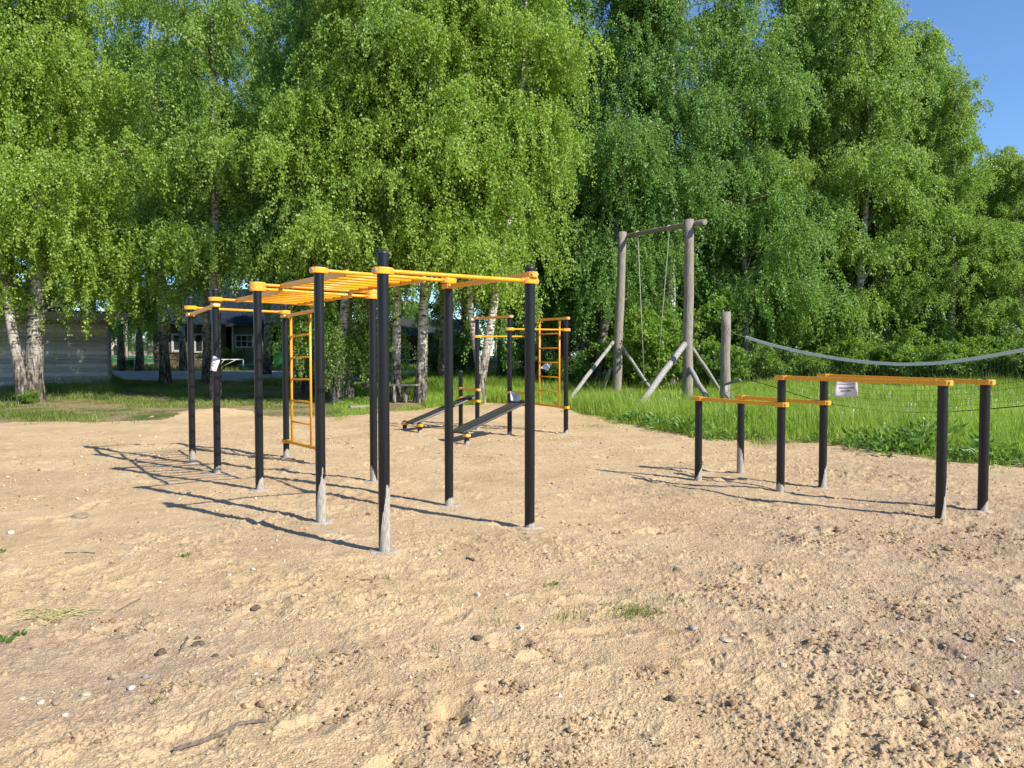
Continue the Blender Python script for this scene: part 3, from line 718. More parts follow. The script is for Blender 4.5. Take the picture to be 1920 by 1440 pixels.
def shed():
    c0 = at(203, 700, 30.2)[:2]; th = R(26); fx = np.array([-math.cos(th), -math.sin(th)]); sd_ = np.array([-math.sin(th), math.cos(th)]); Lw = 9.5; Dp = 4.2
    g = float(rise(0, 30.2)); z0 = g + .17; z1 = at(0, 601, 30.2)[2]
    def P(u, v): return c0 + fx*u + sd_*v
    cc = P(Lw/2, Dp/2); rz = math.atan2(-fx[1], -fx[0])
    root = empty('plank_shed', (cc[0], cc[1], g), 'low grey plank shed with a flat overhanging roof at the left edge', 'shed')
    rgs = random.Random(2); dat = ([], [], [])
    plank_wall(dat, P(Lw, 0), P(0, 0), z0, z1, 15, rgs); plank_wall(dat, P(0, .04), P(0, Dp), z0, z1, 15, rgs)
    plank_wall(dat, P(0, Dp+.04), P(Lw, Dp+.04), z0, z1, 15, rgs); plank_wall(dat, P(Lw+.04, Dp), P(Lw+.04, 0), z0, z1, 15, rgs)
    og = W[root.name]
    me = mesh_np('wall', np.array(dat[0]) - og, dat[1]); add_attr(me, 'var', dat[2]); link('wall', me, M['siding'], root, og)
    q = P(Lw/2, Dp/2); mb = MB(); mb.box((q[0], q[1], (z0+z1)/2), (Lw-.08, Dp-.08, z1-z0-.04), rz); mb.build('gap_light_block', M['shade_dark'], root)  # dark box added inside to stop sky light showing through the plank gaps
    def bx(u, v, z, su, sv, sz, name, m, par=None):
        q = P(u, v); mb = MB(); mb.box((q[0], q[1], z), (su, sv, sz), rz); return mb.build(name, m, par or root)
    zr = at(0, 588, 29.6)[2]; ov = .75
    rf = bx((Lw-ov)/2, Dp/2-.1, zr+.05, Lw+ov, Dp+1.5, .06, 'roof', M['roof'])
    bx((Lw-ov)/2, -.88, zr-.13, Lw+ov, .045, .30, 'fascia', M['oldplank'], rf); bx(-ov+.02, Dp/2-.1, zr-.13, .045, Dp+1.42, .30, 'fascia', M['oldplank'], rf)
    bx(Lw/2, -.02, z0-.05, Lw, .10, .09, 'sill_beam', M['oldplank']); bx(-.015, -.025, (z0+z1)/2, .07, .07, z1-z0, 'corner_board', M['oldplank'])
    bx(Lw/2, -.05, z1-.08, Lw, .05, .16, 'trim_board', M['oldplank'])
    for u in np.linspace(.4, Lw-.4, 6): bx(u, .35, g, .35, .5, .34, 'footing_block', M['oldplank'])
shed()
def window(root, x0, x1, z0, z1, Y, cols, rows, fw=.09):
    m = MB()
    m.box(((x0+x1)/2, Y-.03, z1), (x1-x0+fw, .07, fw)); m.box(((x0+x1)/2, Y-.03, z0), (x1-x0+fw, .07, fw))
    for x in (x0, x1): m.box((x, Y-.03, (z0+z1)/2), (fw, .066, z1-z0-fw))
    fr = m.build('window', M['white'], root)
    m = MB()
    for c in range(1, cols): m.box((x0+(x1-x0)*c/cols, Y-.02, (z0+z1)/2), (.045, .03, z1-z0-fw))
    for r in range(1, rows): m.box(((x0+x1)/2, Y-.021, z0+(z1-z0)*r/rows), (x1-x0-fw, .026, .045))
    if m.v: m.build('glazing_bar', M['white'], fr)
    m = MB(); m.box(((x0+x1)/2, Y-.004, (z0+z1)/2), (x1-x0-fw*.9, .012, z1-z0-fw*.9)); m.build('pane', M['glass'], fr)
def house():
    Y = 52.0; g = float(rise(0, Y)); X = lambda px: at(px, 650, Y)[0]; Zp = lambda py: at(960, py, Y)[2]
    root = empty('brown_house', ((X(288)+X(600))/2, Y, g), 'brown boarded house with white windows and a green porch door beyond the road', 'house')
    m = MB(); ze = Zp(604)
    m.box(((X(288)+X(424))/2, Y+4, (g+ze)/2), (X(424)-X(288), 8, ze-g)); m.box(((X(424)+X(600))/2, Y+5, (g+ze)/2), (X(600)-X(424)-.01, 6, ze-g)); wl = m.build('wall', M['brownwall'], root)
    m = MB(); m.box(((X(288)+X(424))/2, Y-.03, Zp(661)), (X(424)-X(288), .05, .09)); m.build('skirting_board', M['brownwall'], root)
    zr = Zp(560); xa, xb = X(283), X(606)
    m = MB(); y0, y1, ym = Y-.9, Y+8.9, Y+4
    m.add([(xa,y0,ze-.1),(xb,y0,ze-.1),(xb,ym,zr+1),(xa,ym,zr+1),(xb,y1,ze-.1),(xa,y1,ze-.1),(xa,y0,ze-.2),(xb,y0,ze-.2),(xb,y1,ze-.2),(xa,y1,ze-.2)],
          [(0,1,2,3),(3,2,4,5),(6,9,8,7),(0,6,7,1),(1,7,8,4,2),(0,3,5,9,6),(5,4,8,9)]); m.build('roof', M['blueroof'], root)
    window(root, X(324), X(341), Zp(658), Zp(627), Y, 1, 1, .14); window(root, X(366), X(381), Zp(660), Zp(627), Y, 1, 1, .1)
    # porch
    px0, px1, Yp = X(444), X(497), Y - .6
    m = MB(); zt_ = Zp(614); m.box(((px0+px1)/2, Yp+1.3, (g+zt_)/2), (px1-px0, 2.6, zt_-g)); m.build('porch_wall', M['porch'], root)
    m = MB(); m.box(((px0+X(560))/2, Yp+.8, zt_+.12), (X(560)-px0+.5, 3.0, .2)); m.build('porch_roof', M['roof'], root)
    m = MB(); m.box((px0-.02, Yp-.05, (g+zt_)/2), (.12, .12, zt_-g)); m.build('corner_post', M['white'], root)
    window(root, X(448), X(480), Zp(651), Zp(629), Yp, 3, 2, .09)
    m = MB(); m.box(((X(498)+X(515))/2, Y+1.6, (g+Zp(636))/2), (X(515)-X(498)-.02, .3, Zp(636)-g)); m.build('doorway_shade', M['shade_dark'], root)  # black slab: shade of the open doorway put in as colour
    m = MB(); m.box(((X(515)+X(541))/2, Yp+.2, (g+Zp(640))/2), (X(541)-X(515), .08, Zp(640)-g)); dr = m.build('door', M['greenpaint'], root)
    m = MB(); m.box((X(538), Yp+.13, g+1.0), (.05, .06, .16)); m.build('handle', M['rail'], dr)
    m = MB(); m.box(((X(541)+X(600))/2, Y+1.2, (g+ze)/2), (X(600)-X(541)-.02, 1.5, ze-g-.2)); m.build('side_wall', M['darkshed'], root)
house()
def outbuilding():
    Y = 60.; g = .6; X = lambda px: at(px, 650, Y)[0]; Zp = lambda py: at(960, py, Y)[2]
    root = empty('dark_outbuilding', (X(780), Y, g), 'long dark outbuilding in the shade behind the middle birches', 'outbuilding')
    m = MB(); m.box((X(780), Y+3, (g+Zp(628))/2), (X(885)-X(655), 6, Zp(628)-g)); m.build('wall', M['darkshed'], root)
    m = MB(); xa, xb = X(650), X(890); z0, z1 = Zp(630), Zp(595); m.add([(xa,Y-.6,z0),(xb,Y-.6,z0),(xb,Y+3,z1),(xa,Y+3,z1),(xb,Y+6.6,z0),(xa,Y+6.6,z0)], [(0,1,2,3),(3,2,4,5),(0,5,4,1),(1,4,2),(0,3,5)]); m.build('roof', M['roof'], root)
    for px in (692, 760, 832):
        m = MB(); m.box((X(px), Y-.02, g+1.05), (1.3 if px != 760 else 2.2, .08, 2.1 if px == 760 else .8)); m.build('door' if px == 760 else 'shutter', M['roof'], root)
outbuilding()
def railfence(pxa, pxb, Y, label, n):
    g = float(rise(0, Y)); xa = at(pxa, 680, Y)[0]; xb = at(pxb, 680, Y)[0]; zt_ = at(960, 674, Y)[2]
    root = empty('rail_fence', ((xa+xb)/2, Y, g), label, 'fence', 'low metal fences along the road')
    xs = np.linspace(xa, xb, n+1)
    m = MB(); m.tube([(xa, Y, zt_), (xb, Y, zt_)], .03, 6); m.build('top_rail', M['rail'], root)
    for x in xs:
        m = MB(); m.tube([(x, Y, g-.2), (x, Y, zt_)], .035, 6); m.build('fence_post', M['rail'], root)
    for i in range(n):
        c = (xs[i]+xs[i+1])/2; wd = (xs[i+1]-xs[i])
        m = MB()
        for s in (-.38, -.16, .16, .38): m.tube([(c, Y, g+.04), (c+s*wd, Y, zt_)], .016, 5)
        m.build('bracing', M['rail'], root)
railfence(150, 456, 47.0, 'low grey rail fence with fan bracing in front of the brown house', 3)
railfence(612, 895, 46.5, 'low grey rail fence with fan bracing behind the middle birches', 3)
def picket():
    Y = 49.; g = float(rise(0, Y)); xa = at(903, 680, Y)[0]; xb = at(1085, 680, Y)[0]; root = empty('picket_fence', ((xa+xb)/2, Y, g), 'short brown picket fence in front of the green tarpaulin', 'fence')
    zt_ = at(960, 675, Y)[2]
    m = MB(); n = 46
    for x in np.linspace(xa, xb, n): m.box((x, Y, (g+zt_)/2), (.075, .025, zt_-g))
    m.build('pickets', M['picket'], root)
    m = MB(); m.box(((xa+xb)/2, Y+.03, zt_-.15), (xb-xa, .03, .07)); m.box(((xa+xb)/2, Y+.03, g+.25), (xb-xa, .03, .07)); m.build('fence_rail', M['picket'], root)
    m = MB(); m.box((at(937,680,Y)[0], Y+.06, (g+zt_)/2+.15), (.12,.09,zt_-g+.3)); m.build('fence_post', M['picket'], root)
picket()
def tarp():
    Y = 52.; g = float(rise(0, Y)); root = None
    n = 12; vs = []; fs = []; x0 = at(903, 670, Y)[0]; x1 = at(962, 670, Y)[0]; rg2 = random.Random(8)
    for j in range(n):
        for i in range(n):
            u, v = i/(n-1), j/(n-1)
            z = at(960, 678, Y)[2] + (at(960, 661, Y)[2] - at(960, 678, Y)[2]) * (u**.7) * (1 - .5*abs(v-.5)) + rg2.uniform(-.04,.04) - .35*(abs(v-.5)*2)**4
            vs.append((x0*(1-u)+x1*u, Y + v*2.5, z))
    for j in range(n-1):
        for i in range(n-1): fs.append((j*n+i, j*n+i+1, (j+1)*n+i+1, (j+1)*n+i))
    m = MB(); m.add(vs, fs, True)
    root = empty('woodpile', ((x0+x1)/2, Y+1.2, g), 'woodpile under a sloping green tarpaulin behind the picket fence', 'woodpile')
    m.build('tarpaulin', M['tarp'], root)
    m = MB()
    for r in range(4):
        for k in range(13): 
            x = x0 + .15 + (x1-x0-.3)*(k+.5*(r % 2))/13
            if g+.12+.2*r < at(960,678,Y)[2] + .5*((x-x0)/(x1-x0)): m.tube([(x, Y+.2, g+.12+r*.19), (x, Y+2.2, g+.12+r*.19)], .095, 7)
    m.build('logs', M['palewood'], root)
tarp()
def pale_hut():
    Y = 56.; g = .6; X = lambda px: at(px, 650, Y)[0]; Zp = lambda py: at(960, py, Y)[2]
    root = empty('board_hut', (X(970), Y, g), 'small pale board hut far behind the rear exercise frame', 'hut')
    m = MB(); m.box((X(963), Y+1, (g+Zp(652))/2), (X(988)-X(938), 2, Zp(652)-g)); m.build('wall', M['palewood'], root)
    m = MB(); xa, xb = X(934), X(992); m.add([(xa,Y-.3,Zp(653)),(xb,Y-.3,Zp(653)),(xb,Y+2.3,Zp(643)),(xa,Y+2.3,Zp(643)),(xa,Y-.3,Zp(656)),(xb,Y-.3,Zp(656)),(xb,Y+2.3,Zp(646)),(xa,Y+2.3,Zp(646))], [(0,1,2,3),(4,7,6,5),(0,4,5,1),(1,5,6,2),(2,6,7,3),(3,7,4,0)]); m.build('roof', M['roof'], root)
    m = MB(); m.box((X(955), Y-.02, g+.9), (.7,.06,1.7)); m.build('door', M['darkshed'], root)
pale_hut()
def farthings():
    Y = 120.; g = .6; X = lambda px, Y=Y: at(px, 650, Y)[0]; Zp = lambda py, Y=Y: at(960, py, Y)[2]
    root = empty('far_house', (X(235), Y, g), 'distant low house with a grey roof seen through the gap beside the shed', 'house')
    m = MB(); m.box((X(240), Y+4, (g+Zp(648))/2), (X(300)-X(170), 8, Zp(648)-g)); m.build('wall', M['farwall'], root)
    m = MB(); xa, xb = X(165), X(305); m.add([(xa,Y-.6,Zp(649)),(xb,Y-.6,Zp(649)),(xb,Y+4,Zp(633)),(xa,Y+4,Zp(633)),(xb,Y+8.6,Zp(649)),(xa,Y+8.6,Zp(649))], [(0,1,2,3),(3,2,4,5),(0,5,4,1),(1,4,2),(0,3,5)]); m.build('roof', M['farroof'], root)
    for px in (200, 222, 262):
        m = MB(); m.box((X(px), Y-.03, g+1.5), (1.3,.08,1.2)); m.build('window', M['glass'], root)
    Y = 75.; m = MB(); g = .6; xa = X(150, Y); xb = X(330, Y)
    root = empty('green_fence', ((xa+xb)/2, Y, g), 'distant green board fence seen through the gap beside the shed', 'fence')
    for z in (.35, .7): m.box(((xa+xb)/2, Y, g+z), (xb-xa, .05, .25))
    m.build('boards', M['greenpaint'], root)
    for x in np.linspace(xa, xb, 7):
        m = MB(); m.box((x, Y+.08, g+.45), (.1,.1,1.0)); m.build('fence_post', M['greenpaint'], root)
    Y = 64.; p = at(237, 670, Y); p[2] = .6; t = at(236, 590, Y); root = empty('utility_pole', p, 'thin pale utility pole beyond the fence left of the brown house', 'utility pole')
    m = MB(); m.tube([p - np.array([0,0,.3]), t + np.array([0,0,2.5])], .11, 8); m.build('pole', M['palewood'], root)
    a = at(205, 655, 63.5); b = at(221, 633, 63.8); m = MB(); m.tube([a - np.array([.3,0,.75]), b], .09, 6); m.build('stay', M['palewood'], root)
    Y = 48.5; c = at(466, 690, Y); c[2] = float(rise(0, Y)); root = empty('washtub', c, 'pale turquoise plastic tub behind the rail fence', 'tub')
    m = MB(); m.lathe(c, [(.42,.0),(.55,.30),(.58,.31),(.58,.34),(.53,.34),(.42,.06)], 20); tb = m.build('tub', M['tub'], root)
    for sx in (-1, 1):
        m = MB(); m.tube([c + np.array([sx*.56,-.14,.3]), c + np.array([sx*.66,-.08,.28]), c + np.array([sx*.66,.08,.28]), c + np.array([sx*.56,.14,.3])], .02, 6); m.build('handle', M['tub'], root)
farthings()

# ------------------------------------------------------------------ trees
def arcs(start, az, e0, e1, Ls, K, rg, wob=.12):
    n = len(az); t = np.linspace(0, 1, K-1)[None]
    e = e0[:, None]*(1-t) + e1[:, None]*t + rg.normal(0, wob, (n, K-1)); a = az[:, None] + rg.normal(0, wob, (n, K-1))
    d = np.stack([np.cos(e)*np.cos(a), np.cos(e)*np.sin(a), np.sin(e)], -1)*(Ls[:, None, None]/(K-1))
    return start[:, None] + np.concatenate([np.zeros((n,1,3)), np.cumsum(d, 1)], 1)
def interp(P, idx, s):
    K = P.shape[1]; f = s*(K-1); i = np.clip(f.astype(int), 0, K-2); f = (f - i)[:, None]
    return P[idx, i]*(1-f) + P[idx, i+1]*f, P[idx, i+1] - P[idx, i]
def tubes(P, rad, S):
    n, K, _ = P.shape
    T = np.gradient(P, axis=1); T /= np.linalg.norm(T, axis=2, keepdims=True) + 1e-9
    ref = np.where(np.abs(T[..., 2:3]) > .9, np.array([1.,0,0]), np.array([0,0,1.]))
    u = np.cross(T, ref); u /= np.linalg.norm(u, axis=2, keepdims=True) + 1e-9; v = np.cross(T, u)
    th = np.arange(S)*2*PI/S
    V = P[:, :, None] + rad[:, :, None, None]*(np.cos(th)[None,None,:,None]*u[:, :, None] + np.sin(th)[None,None,:,None]*v[:, :, None])
    b = (np.arange(n)*K*S)[:, None, None]; i = (np.arange(K-1)*S)[None, :, None]; j = np.arange(S)[None, None]; j2 = (j+1) % S
    Fq = np.stack([b+i+j, b+i+S+j, b+i+S+j2, b+i+j2], -1).reshape(-1, 4)
    return V.reshape(-1, 3), Fq, np.repeat(rad.ravel(), S)
def leafquads(p, axis, size, rg, wr=.78):
    n = len(p); a = axis/(np.linalg.norm(axis, axis=1, keepdims=True) + 1e-9)
    r = rg.normal(0, 1, (n, 3)); s = np.cross(a, r); s /= np.linalg.norm(s, axis=1, keepdims=True) + 1e-9
    l = size[:, None]
    V = np.stack([p, p + a*l*.42 + s*l*wr*.5, p + a*l, p + a*l*.42 - s*l*wr*.5], 1).reshape(-1, 3)
    return V, np.arange(n*4).reshape(-1, 4)
def make_tree(seed, H, r0, cb, Rm, path, nprim=46, ntw=1900, nlf=27, leaf=.075, stems=None, topf=.62, hang=1.0, az_bias=None):
    """path(t) -> trunk offset; returns trunk mesh, crown mesh"""
    rg = np.random.default_rng(seed); VV = []; FF = []; RA = []; nb = 0
    ntw = int(ntw*1.16); nlf = nlf*1.15; Rm = Rm*1.1; nprim = int(nprim*1.5)
    def put(P, rad, S):
        nonlocal nb
        v, f, r = tubes(P, rad, S); VV.append(v); FF.append(f + nb); RA.append(r); nb += len(v)
    stems = stems or [(path, H, r0, 0.0)]
    prim_s = []; prim_L = []; prim_t = []
    twp = []; 
    allP = []
    for (pf, h, rr, tstart) in stems:
        K = 22; t = np.linspace(tstart, 1, K); pts = np.array([pf(q) for q in t]); pts[:, 2] = t*h
        pts[1:, :2] += np.cumsum(rg.normal(0, .018*h/15, (K-1, 2)), 0)
        rad = rr*(1 - t)**.85 + .012
        if tstart == 0: rad[0] *= 1.45; rad[1] *= 1.08; pts[0, 2] = -.25
        put(pts[None], rad[None], 14)
        np_ = int(nprim*h/H/len(stems)*(1.3 if len(stems) > 1 else 1))
        tt = cb/h + (1 - cb/h)*np.sort(rg.random(np_))**.9*.985
        st = np.stack([np.interp(tt, t, pts[:, k]) for k in range(3)], 1)
        az = np.arange(np_)*2.399 + rg.normal(0, .4, np_)
        u = (tt - cb/h)/(1 - cb/h)
        prof = np.minimum(1, .55 + u*2.2)*np.clip(1 - u, 0.02, 1)**topf
        Lp = Rm*prof*rg.uniform(.25, 1.3, np_) + .35
        if az_bias is not None: Lp *= 1 + .35*np.cos(az - az_bias)
        e0 = R(52) + u*R(24) + rg.normal(0, .22, np_)
        P = arcs(st, az, e0, e0 - R(52)*rg.uniform(.4, 1.5, np_), Lp, 9, rg)
        rb = np.clip(.013*Lp, .012, .06)[:, None]*np.linspace(1, .22, 9)[None]
        put(P, rb, 5); allP.append((P, Lp, az, u))
    P = np.concatenate([a[0] for a in allP]); Lp = np.concatenate([a[1] for a in allP]); az = np.concatenate([a[2] for a in allP]); uu = np.concatenate([a[3] for a in allP])
    n = len(Lp)
    ns = 9; idx = np.repeat(np.arange(n), ns); s = np.tile(np.linspace(.28, .95, ns), n) + rg.normal(0, .04, n*ns); s = np.clip(s, .15, 1)
    st, _ = interp(P, idx, s); side = np.tile(np.array([1,-1]*ns)[:ns], n)
    a2 = az[idx] + side*rg.uniform(.5, 1.2, len(idx)); L2 = Lp[idx]*(.45 - .22*s)*rg.uniform(.5, 1.3, len(idx)) + .12
    S2 = arcs(st, a2, rg.normal(.4, .3, len(idx)), rg.normal(-.5, .35, len(idx)), L2, 5, rg)
    put(S2, np.clip(.008*L2, .005, .02)[:, None]*np.linspace(1, .4, 5)[None], 3)
    # hanging twigs
    n1 = int(ntw*.3); w1 = Lp/Lp.sum(); i1 = rg.choice(n, n1, p=w1); s1 = rg.uniform(.3, 1, n1); p1, _ = interp(P, i1, s1)
    n2 = ntw - n1; w2 = L2/L2.sum(); i2 = rg.choice(len(L2), n2, p=w2); s2 = rg.uniform(.15, 1, n2); p2, _ = interp(S2, i2, s2)
    ps = np.concatenate([p1, p2]); m = len(ps)
    base_az = np.concatenate([az[i1], a2[i2]]) + rg.normal(0, .9, m)
    ui = np.concatenate([uu[i1], uu[idx][i2]])
    Lt = (rg.uniform(.2, 1.05, m)*(1.2 - .5*ui) + rg.exponential(.15, m))*hang
    TW = arcs(ps, base_az, rg.normal(-.25, .4, m), rg.normal(-1.45, .12, m), Lt, 6, rg, .08)
    put(TW, np.full((m, 6), .0035), 3)
    nl = np.maximum(6, (nlf*Lt/.7*rg.uniform(.7, 1.3, m)).astype(int)); it = np.repeat(np.arange(m), nl); sl_ = rg.uniform(.08, 1.02, len(it)).clip(0, 1)
    lp, tn = interp(TW, it, sl_); lp = lp + rg.normal(0, .055, lp.shape)
    tn /= np.linalg.norm(tn, axis=1, keepdims=True) + 1e-9
    ax = tn*.3 + rg.normal(0, .55, lp.shape) + np.array([0, 0, -.7])
    V, Q = leafquads(lp, ax, leaf*rg.uniform(.7, 1.25, len(lp)), rg)
    keep = lp[:, 2] > .15
    V = V.reshape(-1, 4, 3)[keep].reshape(-1, 3); Q = np.arange(len(V)).reshape(-1, 4)
    var = np.clip(rg.normal(.5, .22, m)[it]*.6 + rg.random(len(it))*.4, 0, 1)[keep]
    tm = mesh_np('trunk', np.concatenate(VV), np.concatenate(FF), smooth=True); add_attr(tm, 'rad', np.concatenate(RA))
    cm = mesh_np('crown', V, Q); add_attr(cm, 'var', np.repeat(var, 4))
    tm.materials.append(M['bark']); cm.materials.append(M['leaf'])
    return tm, cm
def lean(dx, dy, bow=.0, ph=0):
    return lambda t: np.array([dx*t + bow*math.sin(PI*t + ph) - bow*math.sin(ph), dy*t + bow*.5*math.sin(2*t), 0])
def plant(kind, loc, meshes, label, cat='birch tree', group=None, rz=0, sc=1.0, tint=(1,1,1), scz=None, bark=.8):
    root = empty(kind, loc, label, cat, group)
    for nme, me in zip(('trunk', 'crown'), meshes):
        o = bpy.data.objects.new(nme, me); C.objects.link(o); o.parent = root; o.color = (*tint, 1) if nme == 'crown' else (bark, bark*.97, bark*.93, 1)
    root.rotation_euler = (0, 0, rz); root.scale = (sc, sc, scz or sc)
    return root
def tpos(px, Y):
    p = at(px, 700, Y); p[2] = gz(p[0], p[1]); return p
FRONT = 'birches of the front row'; REAR = 'birches of the rear row'; EAST = 'birches along the right-hand meadow'
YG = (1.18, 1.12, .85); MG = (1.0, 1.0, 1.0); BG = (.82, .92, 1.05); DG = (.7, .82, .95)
def px2m(dpx, Y): return dpx*Y/F
# -------- front row, each with its own trunk
fr = [
 # px, Y, H, r0, cb, R, top shift px, bow, nprim, ntw, tint, label, extra
 (46, 23.6, 15, .15, 4.4, 2.3, -62, -.35, 26, 1300, YG, 'slender white birch leaning left at the left edge, in front of the plank shed', {}),
 (62, 24.2, 16.5, .26, 2.6, 3.7, 12, .10, 56, 2600, YG, 'thick rough-footed birch beside the leaning slender one, in front of the plank shed', {'az_bias':-.5}),
 (402, 24.6, 16, .16, 3.9, 2.3, -8, .10, 34, 1050, MG, 'birch standing straight behind the left end of the climbing frame', {}),
 (576, 26.6, 16.5, .19, 2.8, 2.5, 30, .1, 40, 1500, BG, 'dark-trunked birch directly behind the climbing frame wall ladder', {}),
 (628, 23.6, 14.5, .17, 2.3, 2.4, 44, .15, 42, 1800, YG, 'rough-barked birch leaning right, left of the slim white stem', {}),
 (655, 24.6, 13, .11, 1.5, 1.9, -30, .1, 34, 1300, MG, 'slim low-branched white birch stem just right of the leaning rough one', {}),
 (742, 24.2, 17, .14, 4.6, 2.4, -14, .08, 40, 1800, MG, 'straight white birch rising behind the nearest tall post', {}),
 (787, 23.9, 16, .165, 3.0, 2.6, 22, .12, 46, 2200, YG, 'mottled dark and white birch at the right end of the plank bench', {'az_bias':-.3}),
 (1094, 30.5, 17, .17, 2.2, 2.6, -60, .25, 46, 2100, BG, 'dark birch left of the log swing, leaning left', {}),
 (1116, 29.0, 17.5, .18, 3.2, 2.9, 55, .2, 46, 2200, DG, 'dark mottled birch just behind the left swing post', {}),
 (1398, 31.0, 17, .16, 2.0, 2.7, -20, .1, 46, 2200, BG, 'birch behind the net post, dark trunk showing below its crown', {}),
 (1425, 33.5, 15.5, .13, 1.4, 2.5, 24, .1, 44, 2000, MG, 'thinner birch to the right behind the net post', {}),
]
for i, (px, Y, H, r0, cb, Rm, sh, bow, npm, ntw, tint, lab, ex) in enumerate(fr):
    ms = make_tree(100 + i, H, r0, cb*.82, Rm, lean(px2m(sh, Y)*H/12, .3, bow), npm, ntw, 30, .078, hang=1.5, **{'az_bias': -1.5, **ex})
    plant('birch_tree', tpos(px, Y), ms, lab, group=FRONT, tint=tint, bark={2:.5, 3:.4, 4:.8, 8:.45, 9:.5, 10:.5, 0:.85, 1:.72}.get(i, 1.0))
# forked white birch
Yf = 23.8
def fk(sx, bow): return lambda t: np.array([sx*max(0, t - .06)**.8*1.1 + bow*math.sin(PI*t), 0.1*t, 0])
ms = make_tree(140, 15, .16, 3.6, 2.3, None, 46, 2100, 30, .078, hang=1.7, az_bias=-1.2, stems=[(fk(1.4, .35), 15, .135, 0), (fk(-.7, -.10), 13.5, .10, 0.02)])
plant('birch_tree', tpos(900, Yf), ms, 'bright white forked birch behind the rear exercise frame', group=FRONT, tint=YG, bark=1.1)
# -------- shared variants
VAR = []
for k, (H, r0, cb, Rm, npm, ntw, lf) in enumerate([(17.5,.19,4.2,2.7,42,1700,.085), (18,.2,2.0,3.0,48,2000,.085), (16,.16,1.6,2.6,48,1900,.085), (15,.15,.8,3.0,58,2700,.085), (16.5,.17,.6,3.3,62,2900,.086)]):
    VAR.append(make_tree(200 + k, H, r0, cb, Rm, lean(.3*(k-2), .3, .2), npm, ntw, 27, lf, hang=1.3 if k < 3 else 1.0, topf=.62 if k < 3 else .5))
ORD = ['first', 'second', 'third', 'fourth', 'fifth', 'sixth', 'seventh', 'eighth', 'ninth', 'tenth', 'eleventh', 'twelfth', 'thirteenth', 'fourteenth', 'fifteenth', 'sixteenth']
# trees with visible trunks beyond the road
for px, Y, v, tint, lab in [(228, 45.8, 0, BG, 'dark-trunked birch in the gap right beside the shed roof'), (261, 46.0, 1, MG, 'pale-trunked birch right of the gap, before the brown house'), (344, 46.2, 0, MG, 'sunlit white-trunked birch in front of the brown house window'),
                            (868, 38.5, 2, MG, 'thin leaning birch behind the road, left of the forked white birch'), (884, 40.0, 0, BG, 'stout birch behind the road, immediately left of the forked white birch'), (1486, 37.5, 0, MG, 'birch whose short white trunk shows above the dip bars')]:
    plant('birch_tree', tpos(px, Y), VAR[v], lab, rz=px*.7, sc=1.0, scz=1.08, tint=tint)
# rear row closing the wall of green
rear = [(-180, 33, 2), (-60, 38, 1), (90, 39, 1), (175, 40, 0), (310, 33, 0), (388, 34, 0), (500, 41, 0), (566, 36, 0), (690, 30, 0), (830, 31, 0), (940, 33, 0), (1010, 30, 2), (1060, 36, 1), (1190, 33, 1), (1260, 30, 0), (1330, 35, 1)]
for i, (px, Y, v) in enumerate(rear):
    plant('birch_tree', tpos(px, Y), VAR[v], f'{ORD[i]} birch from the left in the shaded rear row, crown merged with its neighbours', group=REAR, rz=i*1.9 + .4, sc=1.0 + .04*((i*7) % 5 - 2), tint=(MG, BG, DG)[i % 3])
# right-hand meadow trees, leafy down to the ground; tops step down to the right
east = [(1470, 33.0, 4, 1.06, 1.12, MG), (1540, 35.5, 3, 1.12, 1.28, BG), (1600, 32.5, 4, .98, 1.06, MG), (1612, 35.5, 3, .9, 1.2, YG), (1668, 33.5, 4, .9, .97, MG), (1702, 36.0, 3, .92, 1.08, MG), (1742, 34.5, 3, .98, .97, BG), (1786, 33.0, 4, .84, .76, MG), (1856, 34.0, 3, .85, .68, YG), (1930, 32.5, 4, .76, .58, MG), (2010, 33.5, 3, .85, .62, BG), (2110, 32, 4, .85, .7, MG)]
for i, (px, Y, v, s, sz, tint) in enumerate(east):
    plant('birch_tree', tpos(px, Y), VAR[v], f'{ORD[i]} from the left of the leafy birches edging the right-hand meadow', group=EAST, rz=i*2.3, sc=s, scz=sz, tint=tint)
for i, (px, Y, v) in enumerate([(1500, 42, 3), (1620, 44, 4), (1725, 43, 3), (1820, 44, 4)]):
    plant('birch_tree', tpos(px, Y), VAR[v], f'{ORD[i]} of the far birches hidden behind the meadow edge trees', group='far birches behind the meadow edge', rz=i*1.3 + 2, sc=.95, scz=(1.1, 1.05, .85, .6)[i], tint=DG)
for i, (px, Y) in enumerate([(222, 100), (250, 90), (290, 84), (420, 75), (600, 78), (760, 80), (930, 85), (990, 62), (1045, 52), (1100, 50), (1150, 54), (1210, 50), (1260, 52), (1330, 50), (1380, 54)]):
    plant('birch_tree', tpos(px, Y), VAR[i % 3 if i < 7 else 3 + i % 2], f'{ORD[i]} from the left of the distant trees behind the houses', 'tree', group='distant trees behind the houses', rz=i*2.1, sc=(.55, .6, .7)[i] if i < 3 else 1, tint=BG)

